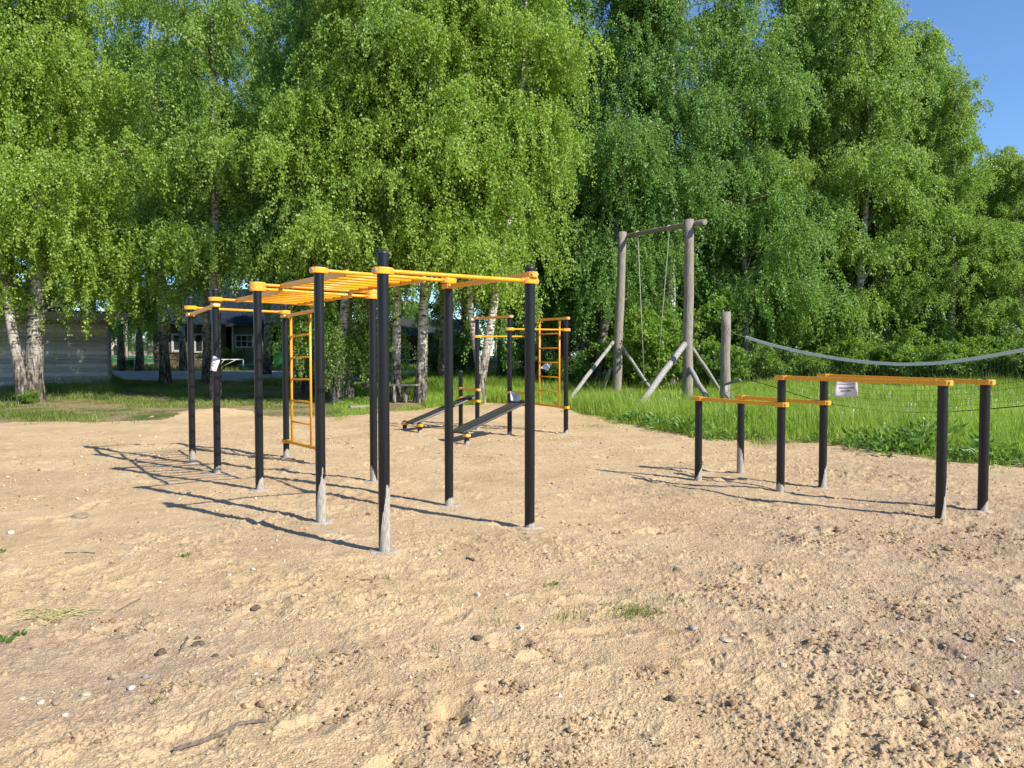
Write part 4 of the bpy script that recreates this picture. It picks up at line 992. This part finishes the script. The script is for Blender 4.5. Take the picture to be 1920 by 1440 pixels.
# shrubs
def make_shrub(seed, H, Rm, nst, ntw, nl, leaf, hang=.5):
    rg = np.random.default_rng(seed); VV = []; FF = []; RA = []; nb = 0
    az = rg.uniform(0, 2*PI, nst); st = np.stack([rg.normal(0, .12, nst), rg.normal(0, .12, nst), np.full(nst, -.05)], 1)
    e0 = rg.uniform(R(50), R(85), nst); P = arcs(st, az, e0, e0 - R(40), H*rg.uniform(.6, 1.2, nst), 8, rg)
    v, f, r = tubes(P, np.linspace(.022, .005, 8)[None].repeat(nst, 0), 5); VV.append(v); FF.append(f); RA.append(r); nb += len(v)
    i1 = rg.integers(0, nst, ntw); s1 = rg.uniform(.12, 1, ntw)**.8; p1, _ = interp(P, i1, s1)
    TW = arcs(p1, rg.uniform(0, 2*PI, ntw), rg.normal(.3, .4, ntw), rg.normal(-.3, .4, ntw), Rm*rg.uniform(.25, .8, ntw), 5, rg)
    v, f, r = tubes(TW, np.full((ntw, 5), .004), 3); VV.append(v); FF.append(f + nb); RA.append(r)
    it = np.repeat(np.arange(ntw), nl); lp, tn = interp(TW, it, rg.uniform(.1, 1, len(it))); lp = lp + rg.normal(0, .05, lp.shape)
    keep = lp[:, 2] > .03; lp = lp[keep]
    V, Q = leafquads(lp, rg.normal(0, .7, lp.shape) + np.array([0,0,-.35]), leaf*rg.uniform(.7, 1.3, len(lp)), rg, .8)
    tm = mesh_np('stem', np.concatenate(VV), np.concatenate(FF), smooth=True); add_attr(tm, 'rad', np.concatenate(RA)); tm.materials.append(M['bark'])
    cm = mesh_np('foliage', V, Q); add_attr(cm, 'var', np.repeat(rg.random(len(lp)), 4)); cm.materials.append(M['shrubleaf'])
    return tm, cm
SH = [make_shrub(300, 2.6, .9, 16, 520, 26, .085), make_shrub(301, 1.8, .8, 16, 420, 26, .08), make_shrub(302, 3.4, 1.1, 18, 700, 28, .11)]
def shrub(px, Y, v, sc, lab, tint=MG, group=None, rz=0):
    root = empty('shrub', tpos(px, Y), lab, 'shrub', group)
    for nme, me in zip(('stem', 'foliage'), SH[v]):
        o = bpy.data.objects.new(nme, me); C.objects.link(o); o.parent = root; o.color = (*tint, 1)
    root.rotation_euler = (0, 0, rz); root.scale = (sc, sc, sc)
shrub(1222, 27.5, 2, 1.05, 'large broad-leaved shrub behind the swing seat', (1.2,1.15,1))
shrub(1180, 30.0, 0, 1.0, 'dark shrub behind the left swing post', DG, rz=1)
shrub(1335, 28.0, 0, .9, 'shrub between the right swing post and the net post', MG, rz=2)
eb = [(1440, 30.5, 0, 1.1), (1520, 30.8, 1, 1.2), (1580, 30.2, 0, 1.0), (1650, 30.4, 2, .9), (1720, 30.0, 0, 1.15), (1790, 30.3, 2, .9), (1850, 29.5, 0, 1.1), (1915, 29.0, 2, .85), (1990, 28.6, 0, 1.1)]
for i, (px, Y, v, s) in enumerate(eb):
    shrub(px, Y, v, s*.82, f'{ORD[i]} from the left of the shrubs at the foot of the meadow birches', (YG, MG, YG)[i % 3], 'shrubs along the meadow edge', i*1.7)
shrub(52, 23.3, 1, .26, 'small bright green sucker shoots at the foot of the left birches', YG)
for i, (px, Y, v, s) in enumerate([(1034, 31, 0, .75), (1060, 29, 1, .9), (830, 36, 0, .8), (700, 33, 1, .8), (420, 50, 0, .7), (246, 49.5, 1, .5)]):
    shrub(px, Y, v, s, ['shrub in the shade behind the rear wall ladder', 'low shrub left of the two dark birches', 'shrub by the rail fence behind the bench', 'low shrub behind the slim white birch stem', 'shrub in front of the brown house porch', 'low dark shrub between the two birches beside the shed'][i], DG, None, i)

# ------------------------------------------------------------------ grass
def blades(x, y, h, wd, var, rg, bend=.35):
    n = len(x); z = rise(x, y) - .01
    z = z + np.array([0.0])  # base sits just below the turf
    az = rg.uniform(0, 2*PI, n); d = np.stack([np.cos(az), np.sin(az), np.zeros(n)], 1); s = np.stack([-np.sin(az + rg.normal(0,.6,n)), np.cos(az), np.zeros(n)], 1)
    p = np.stack([x, y, z], 1); b = (bend*rg.uniform(.2, 1.3, n)*h)[:, None]; hh = h[:, None]; w = (wd/2)[:, None]; up = np.array([[0,0,1.]])
    m1 = p + up*hh*.55 + d*b*.3; tp_ = p + up*hh*(1 - .15*bend) + d*b
    V = np.stack([p - s*w, p + s*w, m1 + s*w*.8, m1 - s*w*.8, tp_], 1).reshape(-1, 3)
    k = np.arange(n)[:, None]*5; Q = k + np.array([[0,1,2,3]]); T = k + np.array([[3,2,4]])
    return V, Q, T, np.repeat(var, 5)
def scatter(n, x0, x1, y0, y1, rg): return rg.uniform(x0, x1, n), rg.uniform(y0, y1, n)
def visible(x, y, mg=.12): return np.abs(x/np.maximum(y, .1)) < (960/F + mg)
def fringe(x, y, rg):
    # all of the turf, plus thinning tufts that stray onto the sand
    o = ~sandmask(x, y); k = .55*vnoise(x, y, .7, 61); o2 = ~inside(x + x/y*k*2, y + k*2)
    return o | (o2 & (rg.random(len(x)) < .22*(vnoise(x, y, .25, 62) > .45)))
def grass_right():
    rg = np.random.default_rng(5)
    x, y = scatter(420000, .5, 28, 9.5, 36, rg)
    fr_ = fringe(x, y, rg); ok = visible(x, y) & fr_; px = x/y*F + 960
    ok &= (px > 1040) & (rg.random(len(x)) < np.clip(22/y, .3, 1.0)**1.2)
    x, y, px = x[ok], y[ok], px[ok]
    # distance from the sand, approximated by probing towards the camera
    din = np.zeros(len(x))
    for k in (.25, .5, .9, 1.4): din += ~inside(x - x/y*k, y - k)
    tall = .10 + .085*din
    pt = vnoise(x, y, 1.6, 21); tall *= .45 + 1.1*pt
    h = tall*rg.uniform(.4, 1.2, len(x))*np.where(rg.random(len(x)) < .05, 1.5, 1); wd = rg.uniform(.006, .011, len(x))*(.5 + y/26)
    var = np.clip(.25 + .7*vnoise(x, y, 2.2, 22) + rg.normal(0, .16, len(x)), 0, 1)
    V, Q, T, v = blades(x, y, h, wd, var, rg, .45)
    me = mesh_np('meadow_grass', V, Q, T); add_attr(me, 'var', v); o = link('meadow_grass', me, M['grass']); tag(o, 'tall bright green meadow grass behind the dip bars', 'grass', kind='stuff')
    # seed stalks
    return
grass_right()
def grass_mid():
    rg = np.random.default_rng(6)
    x, y = scatter(300000, -7.5, 4.5, 16, 37, rg); px = x/y*F + 960
    ok = visible(x, y) & fringe(x, y, rg) & (px > 625) & (px < 1060) & (rg.random(len(x)) < np.clip(20/y, .3, 1))
    x, y, px = x[ok], y[ok], px[ok]
    tall = np.clip((y - 19.5)/5.5, .18, 1)*np.clip((px - 690)/90, .35, 1)
    bare = vnoise(x, y, 1.1, 41); keep = (bare > .32) | (px > 800); x, y, px, tall = x[keep], y[keep], px[keep], tall[keep]
    h = (.06 + .46*tall)*rg.uniform(.45, 1.2, len(x))*(.6 + .7*vnoise(x, y, 1.3, 23)); wd = rg.uniform(.007, .012, len(x))*(.5 + y/26)
    var = np.clip(.2 + .6*vnoise(x, y, 1.8, 24) + rg.normal(0, .15, len(x)), 0, 1)
    V, Q, T, v = blades(x, y, h, wd, var, rg, .4)
    me = mesh_np('tall_grass', V, Q, T); add_attr(me, 'var', v); tag(link('tall_grass', me, M['grass']), 'tall lush grass between the middle birches', 'grass', kind='stuff')
grass_mid()
def grass_left():
    rg = np.random.default_rng(7)
    x, y = scatter(420000, -27, -3.5, 15.5, 36.3, rg); px = x/y*F + 960
    ok = visible(x, y) & fringe(x, y, rg) & (px < 640) & (rg.random(len(x)) < np.clip(19/y, .3, 1)) & ~((px < 203) & (y > 29.3))
    x, y, px = x[ok], y[ok], px[ok]
    n1 = vnoise(x, y, 1.5, 25)*.6 + vnoise(x, y, .5, 26)*.4
    keep = rg.random(len(x)) < np.clip((n1 - .40)*3.5, .03, 1); x, y, px, n1 = x[keep], y[keep], px[keep], n1[keep]
    h = (.035 + .10*n1)*rg.uniform(.5, 1.3, len(x))
    nearshed = np.clip((y - 24.5)/4, 0, 1)*np.clip((235 - px)/30, 0, 1); h = h*(1 + 3.4*nearshed)
    h *= 1 + 1.2*np.exp(-((px - 30)/40)**2 - ((y - 24)/1.0)**2)
    h *= 1 + 1.6*np.clip((y - 29)/4, 0, 1)*np.clip((px - 440)/60, 0, 1)
    wd = rg.uniform(.007, .012, len(x))*(.5 + y/26)
    var = np.clip(.15 + .8*vnoise(x, y, 1.2, 27) + rg.normal(0, .18, len(x)), 0, 1)
    V, Q, T, v = blades(x, y, h, wd, var, rg, .5)
    me = mesh_np('lawn_grass', V, Q, T); add_attr(me, 'var', v); tag(link('lawn_grass', me, M['lawn']), 'short patchy grass under the left birches', 'grass', kind='stuff')
grass_left()
def grass_far():
    rg = np.random.default_rng(8)
    x, y = scatter(60000, -38, 12, 45.3, 75, rg)
    ok = visible(x, y, .05) & ((y - x*.02) > 46.0); x, y = x[ok], y[ok]
    h = .22*rg.uniform(.4, 1.6, len(x)); wd = rg.uniform(.02, .035, len(x))
    V, Q, T, v = blades(x, y, h, wd, rg.random(len(x)), rg, .4)
    me = mesh_np('verge_grass', V, Q, T); add_attr(me, 'var', v); tag(link('verge_grass', me, M['lawn']), 'grass on the far verge of the road', 'grass', kind='stuff')
grass_far()
# broad-leaved weeds where the meadow meets the sand, and seed heads
def weeds():
    rg = np.random.default_rng(9); P = []; A = []; S = []
    E = np.array(edge); spots = []
    for k in range(55):
        t = rg.uniform(12.2, len(E) - 1.2); i = int(t); f = t - i; c = E[i]*(1-f) + E[i+1]*f; back = rg.exponential(.35)
        spots.append((c[0] + c[0]/c[1]*back + rg.normal(0,.2), c[1] + back + .1, rg.uniform(.06, .20)))
    for px, py, s in [(1400,806,.42),(1420,800,.4),(1385,808,.35),(1735,850,.45),(1745,838,.4),(1715,852,.35),(1500,815,.3),(1830,868,.32),(1250,805,.3),(1300,812,.3),(1210,795,.25),(1640,838,.3)]:
        g = ground(px, py); spots += [(g[0] + rg.normal(0,.15), g[1] + rg.normal(0,.15), s) for _ in range(3)]
    for cx, cy, s in spots:
        n = int(75*s/.3 + 14); az = rg.uniform(0, 2*PI, n); rr = s*np.sqrt(rg.random(n))*.9; z = s*1.1*rg.random(n)*(1 - .6*(rr/s)**2)
        P.append(np.stack([cx + rr*np.cos(az), cy + rr*np.sin(az), z + float(rise(cx, cy)) + .02], 1))
        A.append(np.stack([np.cos(az), np.sin(az), rg.normal(.55, .7, n)], 1)); S.append(rg.uniform(.06, .19, n)*(.6 + s))
    P = np.concatenate(P); V, Q = leafquads(P, np.concatenate(A), np.concatenate(S), rg, .30)
    me = mesh_np('weeds', V, Q); add_attr(me, 'var', np.repeat(rg.random(len(P)), 4)); tag(link('weeds', me, M['weed']), 'dark green broad-leaved weeds along the edge of the sand', 'weeds', kind='stuff')
    n = 260; x = rg.uniform(2, 22, n); y = rg.uniform(12, 30, n); ok = visible(x, y) & ~sandmask(x, y) & (x/y*F + 960 > 1180); x, y = x[ok], y[ok]
    m = MB()
    for a, b in zip(x, y):
        c = np.array([a, b, float(rise(a, b)) + rg.uniform(.25, .5)]); r = rg.uniform(.014, .026)
        m.add([c + r*np.array(d) for d in ((1,0,0),(0,1,0),(-1,0,0),(0,-1,0),(0,0,1),(0,0,-1))], [(0,1,4),(1,2,4),(2,3,4),(3,0,4),(1,0,5),(2,1,5),(3,2,5),(0,3,5)], True)
        m.tube([c, (a, b, float(rise(a,b)))], .003, 3, False)
    tag(m.build('seed_heads', M['fluff']), 'scattered white dandelion seed heads in the meadow', 'flowers', kind='stuff')
weeds()
# sparse sprouts on the sand
def sprouts():
    rg = np.random.default_rng(12); xs = []; ys = []; hs = []
    def clump(px, py, n, s, h):
        g = ground(px, py); xs.append(g[0] + rg.normal(0, s, n)); ys.append(g[1] + rg.normal(0, s*.8, n)); hs.append(h*rg.uniform(.4, 1.3, n))
    for a in [(1180,1138,420,.11,.035),(1205,1143,260,.08,.03),(1262,1122,120,.09,.03),(1195,1100,90,.09,.025),(1150,1055,90,.12,.02),(1100,1052,70,.1,.02),(1060,1155,26,.06,.11),(935,1168,22,.06,.05),(725,1085,7,.015,.08),(347,1047,16,.03,.05),(285,1320,12,.02,.05),(1030,1095,8,.03,.07),(820,1218,6,.03,.08),(850,1110,12,.05,.04),(240,780,70,.4,.08),(110,785,120,.7,.09),(1110,800,150,.25,.07),(1480,800,40,.3,.06),(955,885,25,.1,.05),(1620,845,60,.2,.07),(1510,875,16,.1,.05),(180,832,24,.12,.05),(160,862,16,.08,.04),(430,990,18,.1,.03),(1270,1180,10,.03,.04),(1265,1235,10,.02,.03)]: clump(*a)
    x = np.concatenate(xs); y = np.concatenate(ys); h = np.concatenate(hs)
    V, Q, T, v = blades(x, y, h, np.full(len(x), .005), rg.random(len(x)), rg, .6)
    z = np.array([gz(a, b) for a, b in zip(x, y)]) - rise(x, y); V[:, 2] += np.repeat(z, 5)
    me = mesh_np('grass_sprouts', V, Q, T); add_attr(me, 'var', v); tag(link('grass_sprouts', me, M['lawn']), 'sparse grass sprouts on the open sand', 'grass', kind='stuff')
sprouts()
# ------------------------------------------------------------------ stones, clods, sticks on the sand
_ico = None
def rock(name, p, size, m, label, cat, seed, flat=.62, group=None, jag=.2):
    import bmesh
    rg = np.random.default_rng(seed); bm = bmesh.new(); bmesh.ops.create_icosphere(bm, subdivisions=3, radius=1)
    dirs = rg.normal(0, 1, (9, 3)); dirs /= np.linalg.norm(dirs, axis=1, keepdims=True); am = rg.uniform(-jag, jag, 9)
    sc = np.array([rg.uniform(.85, 1.25), rg.uniform(.7, 1.0), flat])*size
    for v in bm.verts:
        d = np.array(v.co); k = 1 + float(np.sum(am*np.maximum(0, dirs @ d)**3)) + rg.normal(0, .012)
        for q in dirs[:5]:
            h = d @ q
            if h*k > .80: k = .80/h*(1 + .05*(h*k - .8))
        v.co = Vector(d*k*sc)
    for f in bm.faces: f.smooth = jag < .2
    me = bpy.data.meshes.new(name); bm.to_mesh(me); bm.free()
    o = link(name, me, m, None, (p[0], p[1], gz(p[0], p[1]) + size*flat*.22)); o.rotation_euler = (0, 0, rg.uniform(0, 6)); tag(o, label, cat, group); return o
rocks = [(807,1039,.047,'tan','rounded tan stone beside a smaller white one right of the nearest post',.75),(822,1037,.034,'white','small whitish stone touching a rounded tan one right of the nearest post',.8),
 (895,1113,.036,'white','white angular stone, left one of a pair on the open sand in the middle',.9),(950,1111,.030,'white','smaller white angular stone, right one of a pair in the middle',.9),(977,1173,.042,'white','angular white stone with a dark shadow, nearest of the three white ones in the middle',.95),
 (1175,1190,.022,'white','tiny white stone left of the lone rounded grey one',.8),(1299,1176,.052,'grey','lone rounded grey stone on the sand right of centre',.85),(1360,1196,.075,'tan','flat pale slab of stone right of the lone rounded grey one',.2),
 (213,1267,.050,'brown','brown stone left of the flat grey pebble in the lower left',.75),(272,1267,.036,'grey','flat blue-grey pebble standing in the lower left',.9),(246,1288,.040,'white','oval whitish stone below the flat blue-grey pebble',.6),
 (180,1280,.030,'brown','small dark brown stone left of the larger brown one',.7),(160,1298,.048,'tan','tan half-buried stone in the lower left cluster',.5),(76,1312,.034,'white','whitish pebble next to a brown stone in the lower left corner',.7),(105,1314,.050,'brown','low brown stone right of a whitish pebble in the lower left',.6),(122,1336,.032,'white','bright white pebble, lowest in the lower left cluster',.6),(40,1303,.045,'tan','low tan stone at the far left of the lower left cluster',.5),
 (20,1001,.062,'white','white broken stone at the left edge of the sand',.8),(430,1085,.042,'white','pale flat stone in front of the left posts',.5),(475,1072,.04,'white','pale rounded stone, right of a flat one before the left posts',.55),(300,1095,.03,'white','little pale stone on the left sand',.5),
 (1094,1018,.028,'white','pale pebble alone in front of the tall right post',.8),(1893,1196,.055,'white','flat pale stone at the right edge',.4),(1905,1294,.04,'white','white chip of stone low at the right edge',.4),(1815,1192,.045,'grey','greyish stone in the rubble patch on the right',.5),(1835,1235,.04,'brown','brown stone in the rubble patch on the right',.7),(1805,1223,.04,'tan','tan stone left in the rubble patch on the right',.7),
 (1467,1250,.045,'tan','upright tan lump in the middle of the lower right sand',.9),(1690,1178,.026,'white','small pale stone left of the rubble patch',.6),(1070,1188,.022,'white','tiny pale stone right of the nearest angular white one',.7),(1040,1060,.02,'white','tiny whitish stone beyond the pair of white ones',.7),(480,1267,.022,'white','small cream pebble above the stick',.7)]
for i, (px, py, s, c, lab, fl) in enumerate(rocks):
    rock('stone', ground(px, py), s*.47, M['stone_' + c], lab, 'stone', 500 + i, fl, 'loose stones on the sand', .14 if fl < .88 else .3)
clods = [(1748,1318,.055,'dark clod of earth with a long shadow in the lower right'),(1258,1314,.050,'dark clod of earth at the bottom right of centre'),(372,1207,.045,'dark jagged clod left of centre above the brown stones'),(305,1224,.050,'dark low clod left of the jagged one'),(370,1195,.03,'small dark bit of bark just above the jagged clod'),(895,1195,.045,'brown clod with a stub of stem, lower middle'),(480,1142,.045,'dark clod on the sand below the tall left posts'),(1480,912+60,.05,'lump of dark earth in front of the dip bars'),(150,972,.13,'long low lump of dried earth on the left sand'),(355,927,.05,'dark clod in the shadow of the left posts'),(985,1003,.03,'small dark clod in front of the tall right post'),(690,940+22,.05,'dark clod between the two nearest posts'),(1530,900,.05,'reddish dark clod between the left dip bar posts'),(1775,968-50,.045,'dark lump of earth behind the right dip bar posts'),(405,1140+90,.03,'tiny dark clod right of the jagged one')]
for i, (px, py, s, lab) in enumerate(clods):
    rock('clod', ground(px, py), s*.62, M['clod' if i != 8 else 'stone_brown'], lab, 'clod of earth', 700 + i, .6 if i != 8 else .35, 'clods of earth on the sand', .42)
def stick(pts, r, lab, m='stick'):
    P = []
    for px, py in pts:
        g = ground(px, py); g[2] = gz(g[0], g[1]) + r*.9; P.append(g)
    o = MB(); n = len(P); K = []
    for i in range(n-1):
        for t in (0, .33, .66): K.append(P[i]*(1-t) + P[i+1]*t)
    K.append(P[-1]); rr = [r*(.45 + .55*math.sin(PI*(.25 + .65*i/len(K))))*(1 + .15*math.sin(i*2.3)) for i in range(len(K))]
    o.tube(K, rr, 8); tag(o.build('stick', M[m], None, P[0]), lab, 'stick', 'sticks on the sand')
stick([(325,1399),(372,1388),(415,1372),(450,1360),(498,1355)], .0095, 'crooked brown stick lying in the lower left foreground')
stick([(650,1082),(668,1088),(690,1090),(702,1085),(706,1078)], .005, 'thin bent twig in front of the nearest post')
stick([(215,1148),(240,1134),(262,1124)], .005, 'thin dry stalk lying on the left sand')
stick([(122,1039),(160,1040),(178,1041)], .005, 'straight thin twig far left on the sand')
stick([(875,1045),(890,1050)], .009, 'short dark twig right of the rounded tan stone')
stick([(340,1218),(352,1196)], .006, 'short stalk beside the jagged clod')
# bunch of cut grass
def bunch():
    rg = np.random.default_rng(3); g = ground(97, 1155); m = MB()
    for k in range(46):
        a = rg.normal(.35, .5); c = g + np.array([rg.normal(0,.07), rg.normal(0,.05), 0]); d = np.array([math.cos(a), math.sin(a), 0])*rg.uniform(.05, .13); z = gz(c[0], c[1])
        m.tube([c - d + np.array([0,0,z+.004]), c + np.array([0,0,z+rg.uniform(.01,.035)]), c + d + np.array([0,0,z+.006])], .002, 3, False)
    tag(m.build('cut_grass', M['straw'], None, g), 'small bunch of wilted cut grass on the left sand', 'grass bunch')
bunch()
def plantlet(px, py, s, lab, seed):
    rg = np.random.default_rng(seed); g = ground(px, py); g[2] = gz(g[0], g[1]); n = 14; az = rg.uniform(0, 2*PI, n)
    s = s*.65; P = np.stack([g[0] + .2*s*np.cos(az), g[1] + .2*s*np.sin(az), g[2] + rg.uniform(.005, .3*s, n)], 1)
    V, Q = leafquads(P, np.stack([np.cos(az), np.sin(az), rg.uniform(0, .6, n)], 1), s*rg.uniform(.5, 1, n), rg, .55)
    me = mesh_np('seedling', V - g, Q); add_attr(me, 'var', np.repeat(rg.random(n), 4)); o = link('seedling', me, M['weed'], None, g); tag(o, lab, 'seedling', 'seedlings on the sand')
plantlet(8, 1203, .10, 'broad-leaved green seedling cut by the left edge', 1); plantlet(40, 1190, .07, 'smaller green seedling near the left edge', 2); plantlet(347, 1047, .06, 'green seedling left of the nearest posts', 3); plantlet(5, 1040, .06, 'green seedling at the left edge farther back', 4); plantlet(1038, 1092, .05, 'tiny dark seedling in the middle of the sand', 5)
def crumbs():
    rg = np.random.default_rng(21); n = 34000
    d = 2.4 + 14*rg.random(n)**1.5; a = rg.uniform(-.68, .68, n); x = d*np.sin(a); y = d*np.cos(a)
    dens = rotn(x, y, .5, 51, .3)*.6 + rotn(x, y, .16, 52, 1)*.4; ok = (rg.random(n) < np.clip((dens - .42)*5, .05, 1)); x, y, d = x[ok], y[ok], d[ok]; n0 = len(x)
    for px, py, sz in CLUST:
        c = ground(px, py); k = int(70*sz/.15); x = np.append(x, c[0] + rg.normal(0, sz*.6, k)); y = np.append(y, c[1] + rg.normal(0, sz*.5, k))
    d = np.hypot(x, y); n = len(x)
    s = np.minimum(rg.lognormal(math.log(.0040), .5, n), .016)*(.8 + d*.06)
    s[n0:] *= 1.45
    th = (1 + 5**.5)/2; iv = np.array([(-1,th,0),(1,th,0),(-1,-th,0),(1,-th,0),(0,-1,th),(0,1,th),(0,-1,-th),(0,1,-th),(th,0,-1),(th,0,1),(-th,0,-1),(-th,0,1)])/1.9
    fi = np.array([(0,11,5),(0,5,1),(0,1,7),(0,7,10),(0,10,11),(1,5,9),(5,11,4),(11,10,2),(10,7,6),(7,1,8),(3,9,4),(3,4,2),(3,2,6),(3,6,8),(3,8,9),(4,9,5),(2,4,11),(6,2,10),(8,6,7),(9,8,1)])
    # ground height lookup
    i = np.clip(np.searchsorted(rs_, d), 0, nR_ - 1); aa = np.arctan2(x, y); j = np.clip(np.searchsorted(ang_[:1500], aa), 0, 1499); z = V_[i*nA_ + j, 2]
    V = iv[None]*s[:, None, None]*rg.uniform(.65, 1.3, (n, 12, 1))*np.array([1,1,.75]) + np.stack([x, y, z + s*.25], 1)[:, None]
    Fi = (fi[None] + (np.arange(n)*12)[:, None, None]).reshape(-1, 3)
    me = mesh_np('soil_crumbs', V.reshape(-1, 3), None, Fi, smooth=False); add_attr(me, 'var', np.repeat(np.where(np.arange(n) < n0, rg.random(n), rg.random(n)*.45), 12))
    m, nt, out = newmat('crumbs'); b = N(nt, 'ShaderNodeBsdfPrincipled', Roughness=1.0); b.inputs['Specular IOR Level'].default_value = .1
    at_ = N(nt, 'ShaderNodeAttribute', _attribute_name='var'); r = ramp(nt, [(0,(.19,.125,.07)),(.3,(.38,.265,.14)),(.8,(.56,.40,.22)),(.95,(.62,.47,.29)),(1,(.62,.53,.40))]); L(nt, at_, 'Fac', r, 'Fac'); L(nt, r, 'Color', b, 'Base Color'); L(nt, b, 'BSDF', out, 'Surface')
    tag(link('soil_crumbs', me, m), 'loose crumbs of sand and fine gravel', 'gravel', kind='stuff')
crumbs()
# ------------------------------------------------------------------ bench, log, line, bird
def bench():
    a = at(733, 722, 24.0); b = at(781, 722, 23.6); root = empty('plank_bench', ((a[0]+b[0])/2, 23.8, 0), 'rough plank bench on a birch log leg between two white birches', 'bench')
    d = (b-a)/np.linalg.norm(b-a); m = MB(); m.box((a+b)/2, (np.linalg.norm(b-a)+.1, .24, .045), ax=[d, np.cross([0,0,1], d), [0,0,1]]); m.build('seat', M['oldplank'], root)
    for px in (739, 760):
        p = at(px, 722, 23.75); g = gz(p[0], p[1]); m = MB(); pole(m, (p[0], p[1], g-.1), (p[0], p[1], p[2]-.025), .062, .055, px, 10, 5, .006); me_ = m.build('leg', M['bark'], root); add_attr(me_.data, 'rad', np.full(len(me_.data.vertices), .1))
bench()
a = at(655, 767, 20.9); a[2] = gz(a[0], a[1])+.05; b = at(702, 760, 21.6); b[2] = gz(b[0], b[1])+.06
m = MB(); pole(m, a, b, .06, .045, 4, 9); m.tube([a*.6+b*.4, a*.6+b*.4+np.array([-.1,-.1,.12])], .012, 5); tag(m.build('fallen_log', M['oldwood'], None, a), 'grey fallen log on the grass at the edge of the sand', 'log')
a = at(632, 725, 23.8); b = at(742, 724, 24.1); m = MB(); m.tube([a, (a+b)/2 + np.array([0,0,-.03]), b], .008, 5); tag(m.build('rope', M['cord'], None, a), 'dark cord stretched between the birches at bench height', 'cord')
def bird():
    Y = 31.0; p = at(1714, 171, Y); root = empty('crow', p, 'black crow perched high in a birch against the blue sky', 'bird')
    m = MB(); m.tube([p + np.array([.0,-.0,-.17]), p + np.array([0,0,-.08]), p + np.array([-.02,0,.02]), p + np.array([-.05,-.01,.10]), p + np.array([-.07,-.02,.155]), p + np.array([-.10,-.03,.165]), p + np.array([-.125,-.04,.16])], [.012,.06,.075,.055,.045,.038,.012], 12); m.build('body', M['bird'], root)
    m = MB(); m.tube([p + np.array([-.13,-.04,.16]), p + np.array([-.19,-.06,.145])], [.016,.004], 6); m.build('beak', M['bird'], root)
    m = MB(); m.sweep([p + np.array([.02,.01,-.05]), p + np.array([.07,.02,-.26])], [(-.045,-.008),(.045,-.008),(.045,.008),(-.045,.008)]); m.build('tail', M['bird'], root)
    for s in (-1, 1):
        m = MB(); m.tube([p + np.array([-.02+.0,s*.07,.05]), p + np.array([.02,s*.075,-.06]), p + np.array([.05,s*.05,-.19])], [.03,.035,.008], 8); m.build('wing', M['bird'], root)
    m = MB(); m.tube([p + np.array([-.6,.1,-.24]), p + np.array([.0,.02,-.165]), p + np.array([.5,-.1,-.05])], [.025,.02,.012], 6); tag(m.build('bare_branch', M['stick'], None, p), 'bare branch carrying the perched crow', 'branch')
bird()
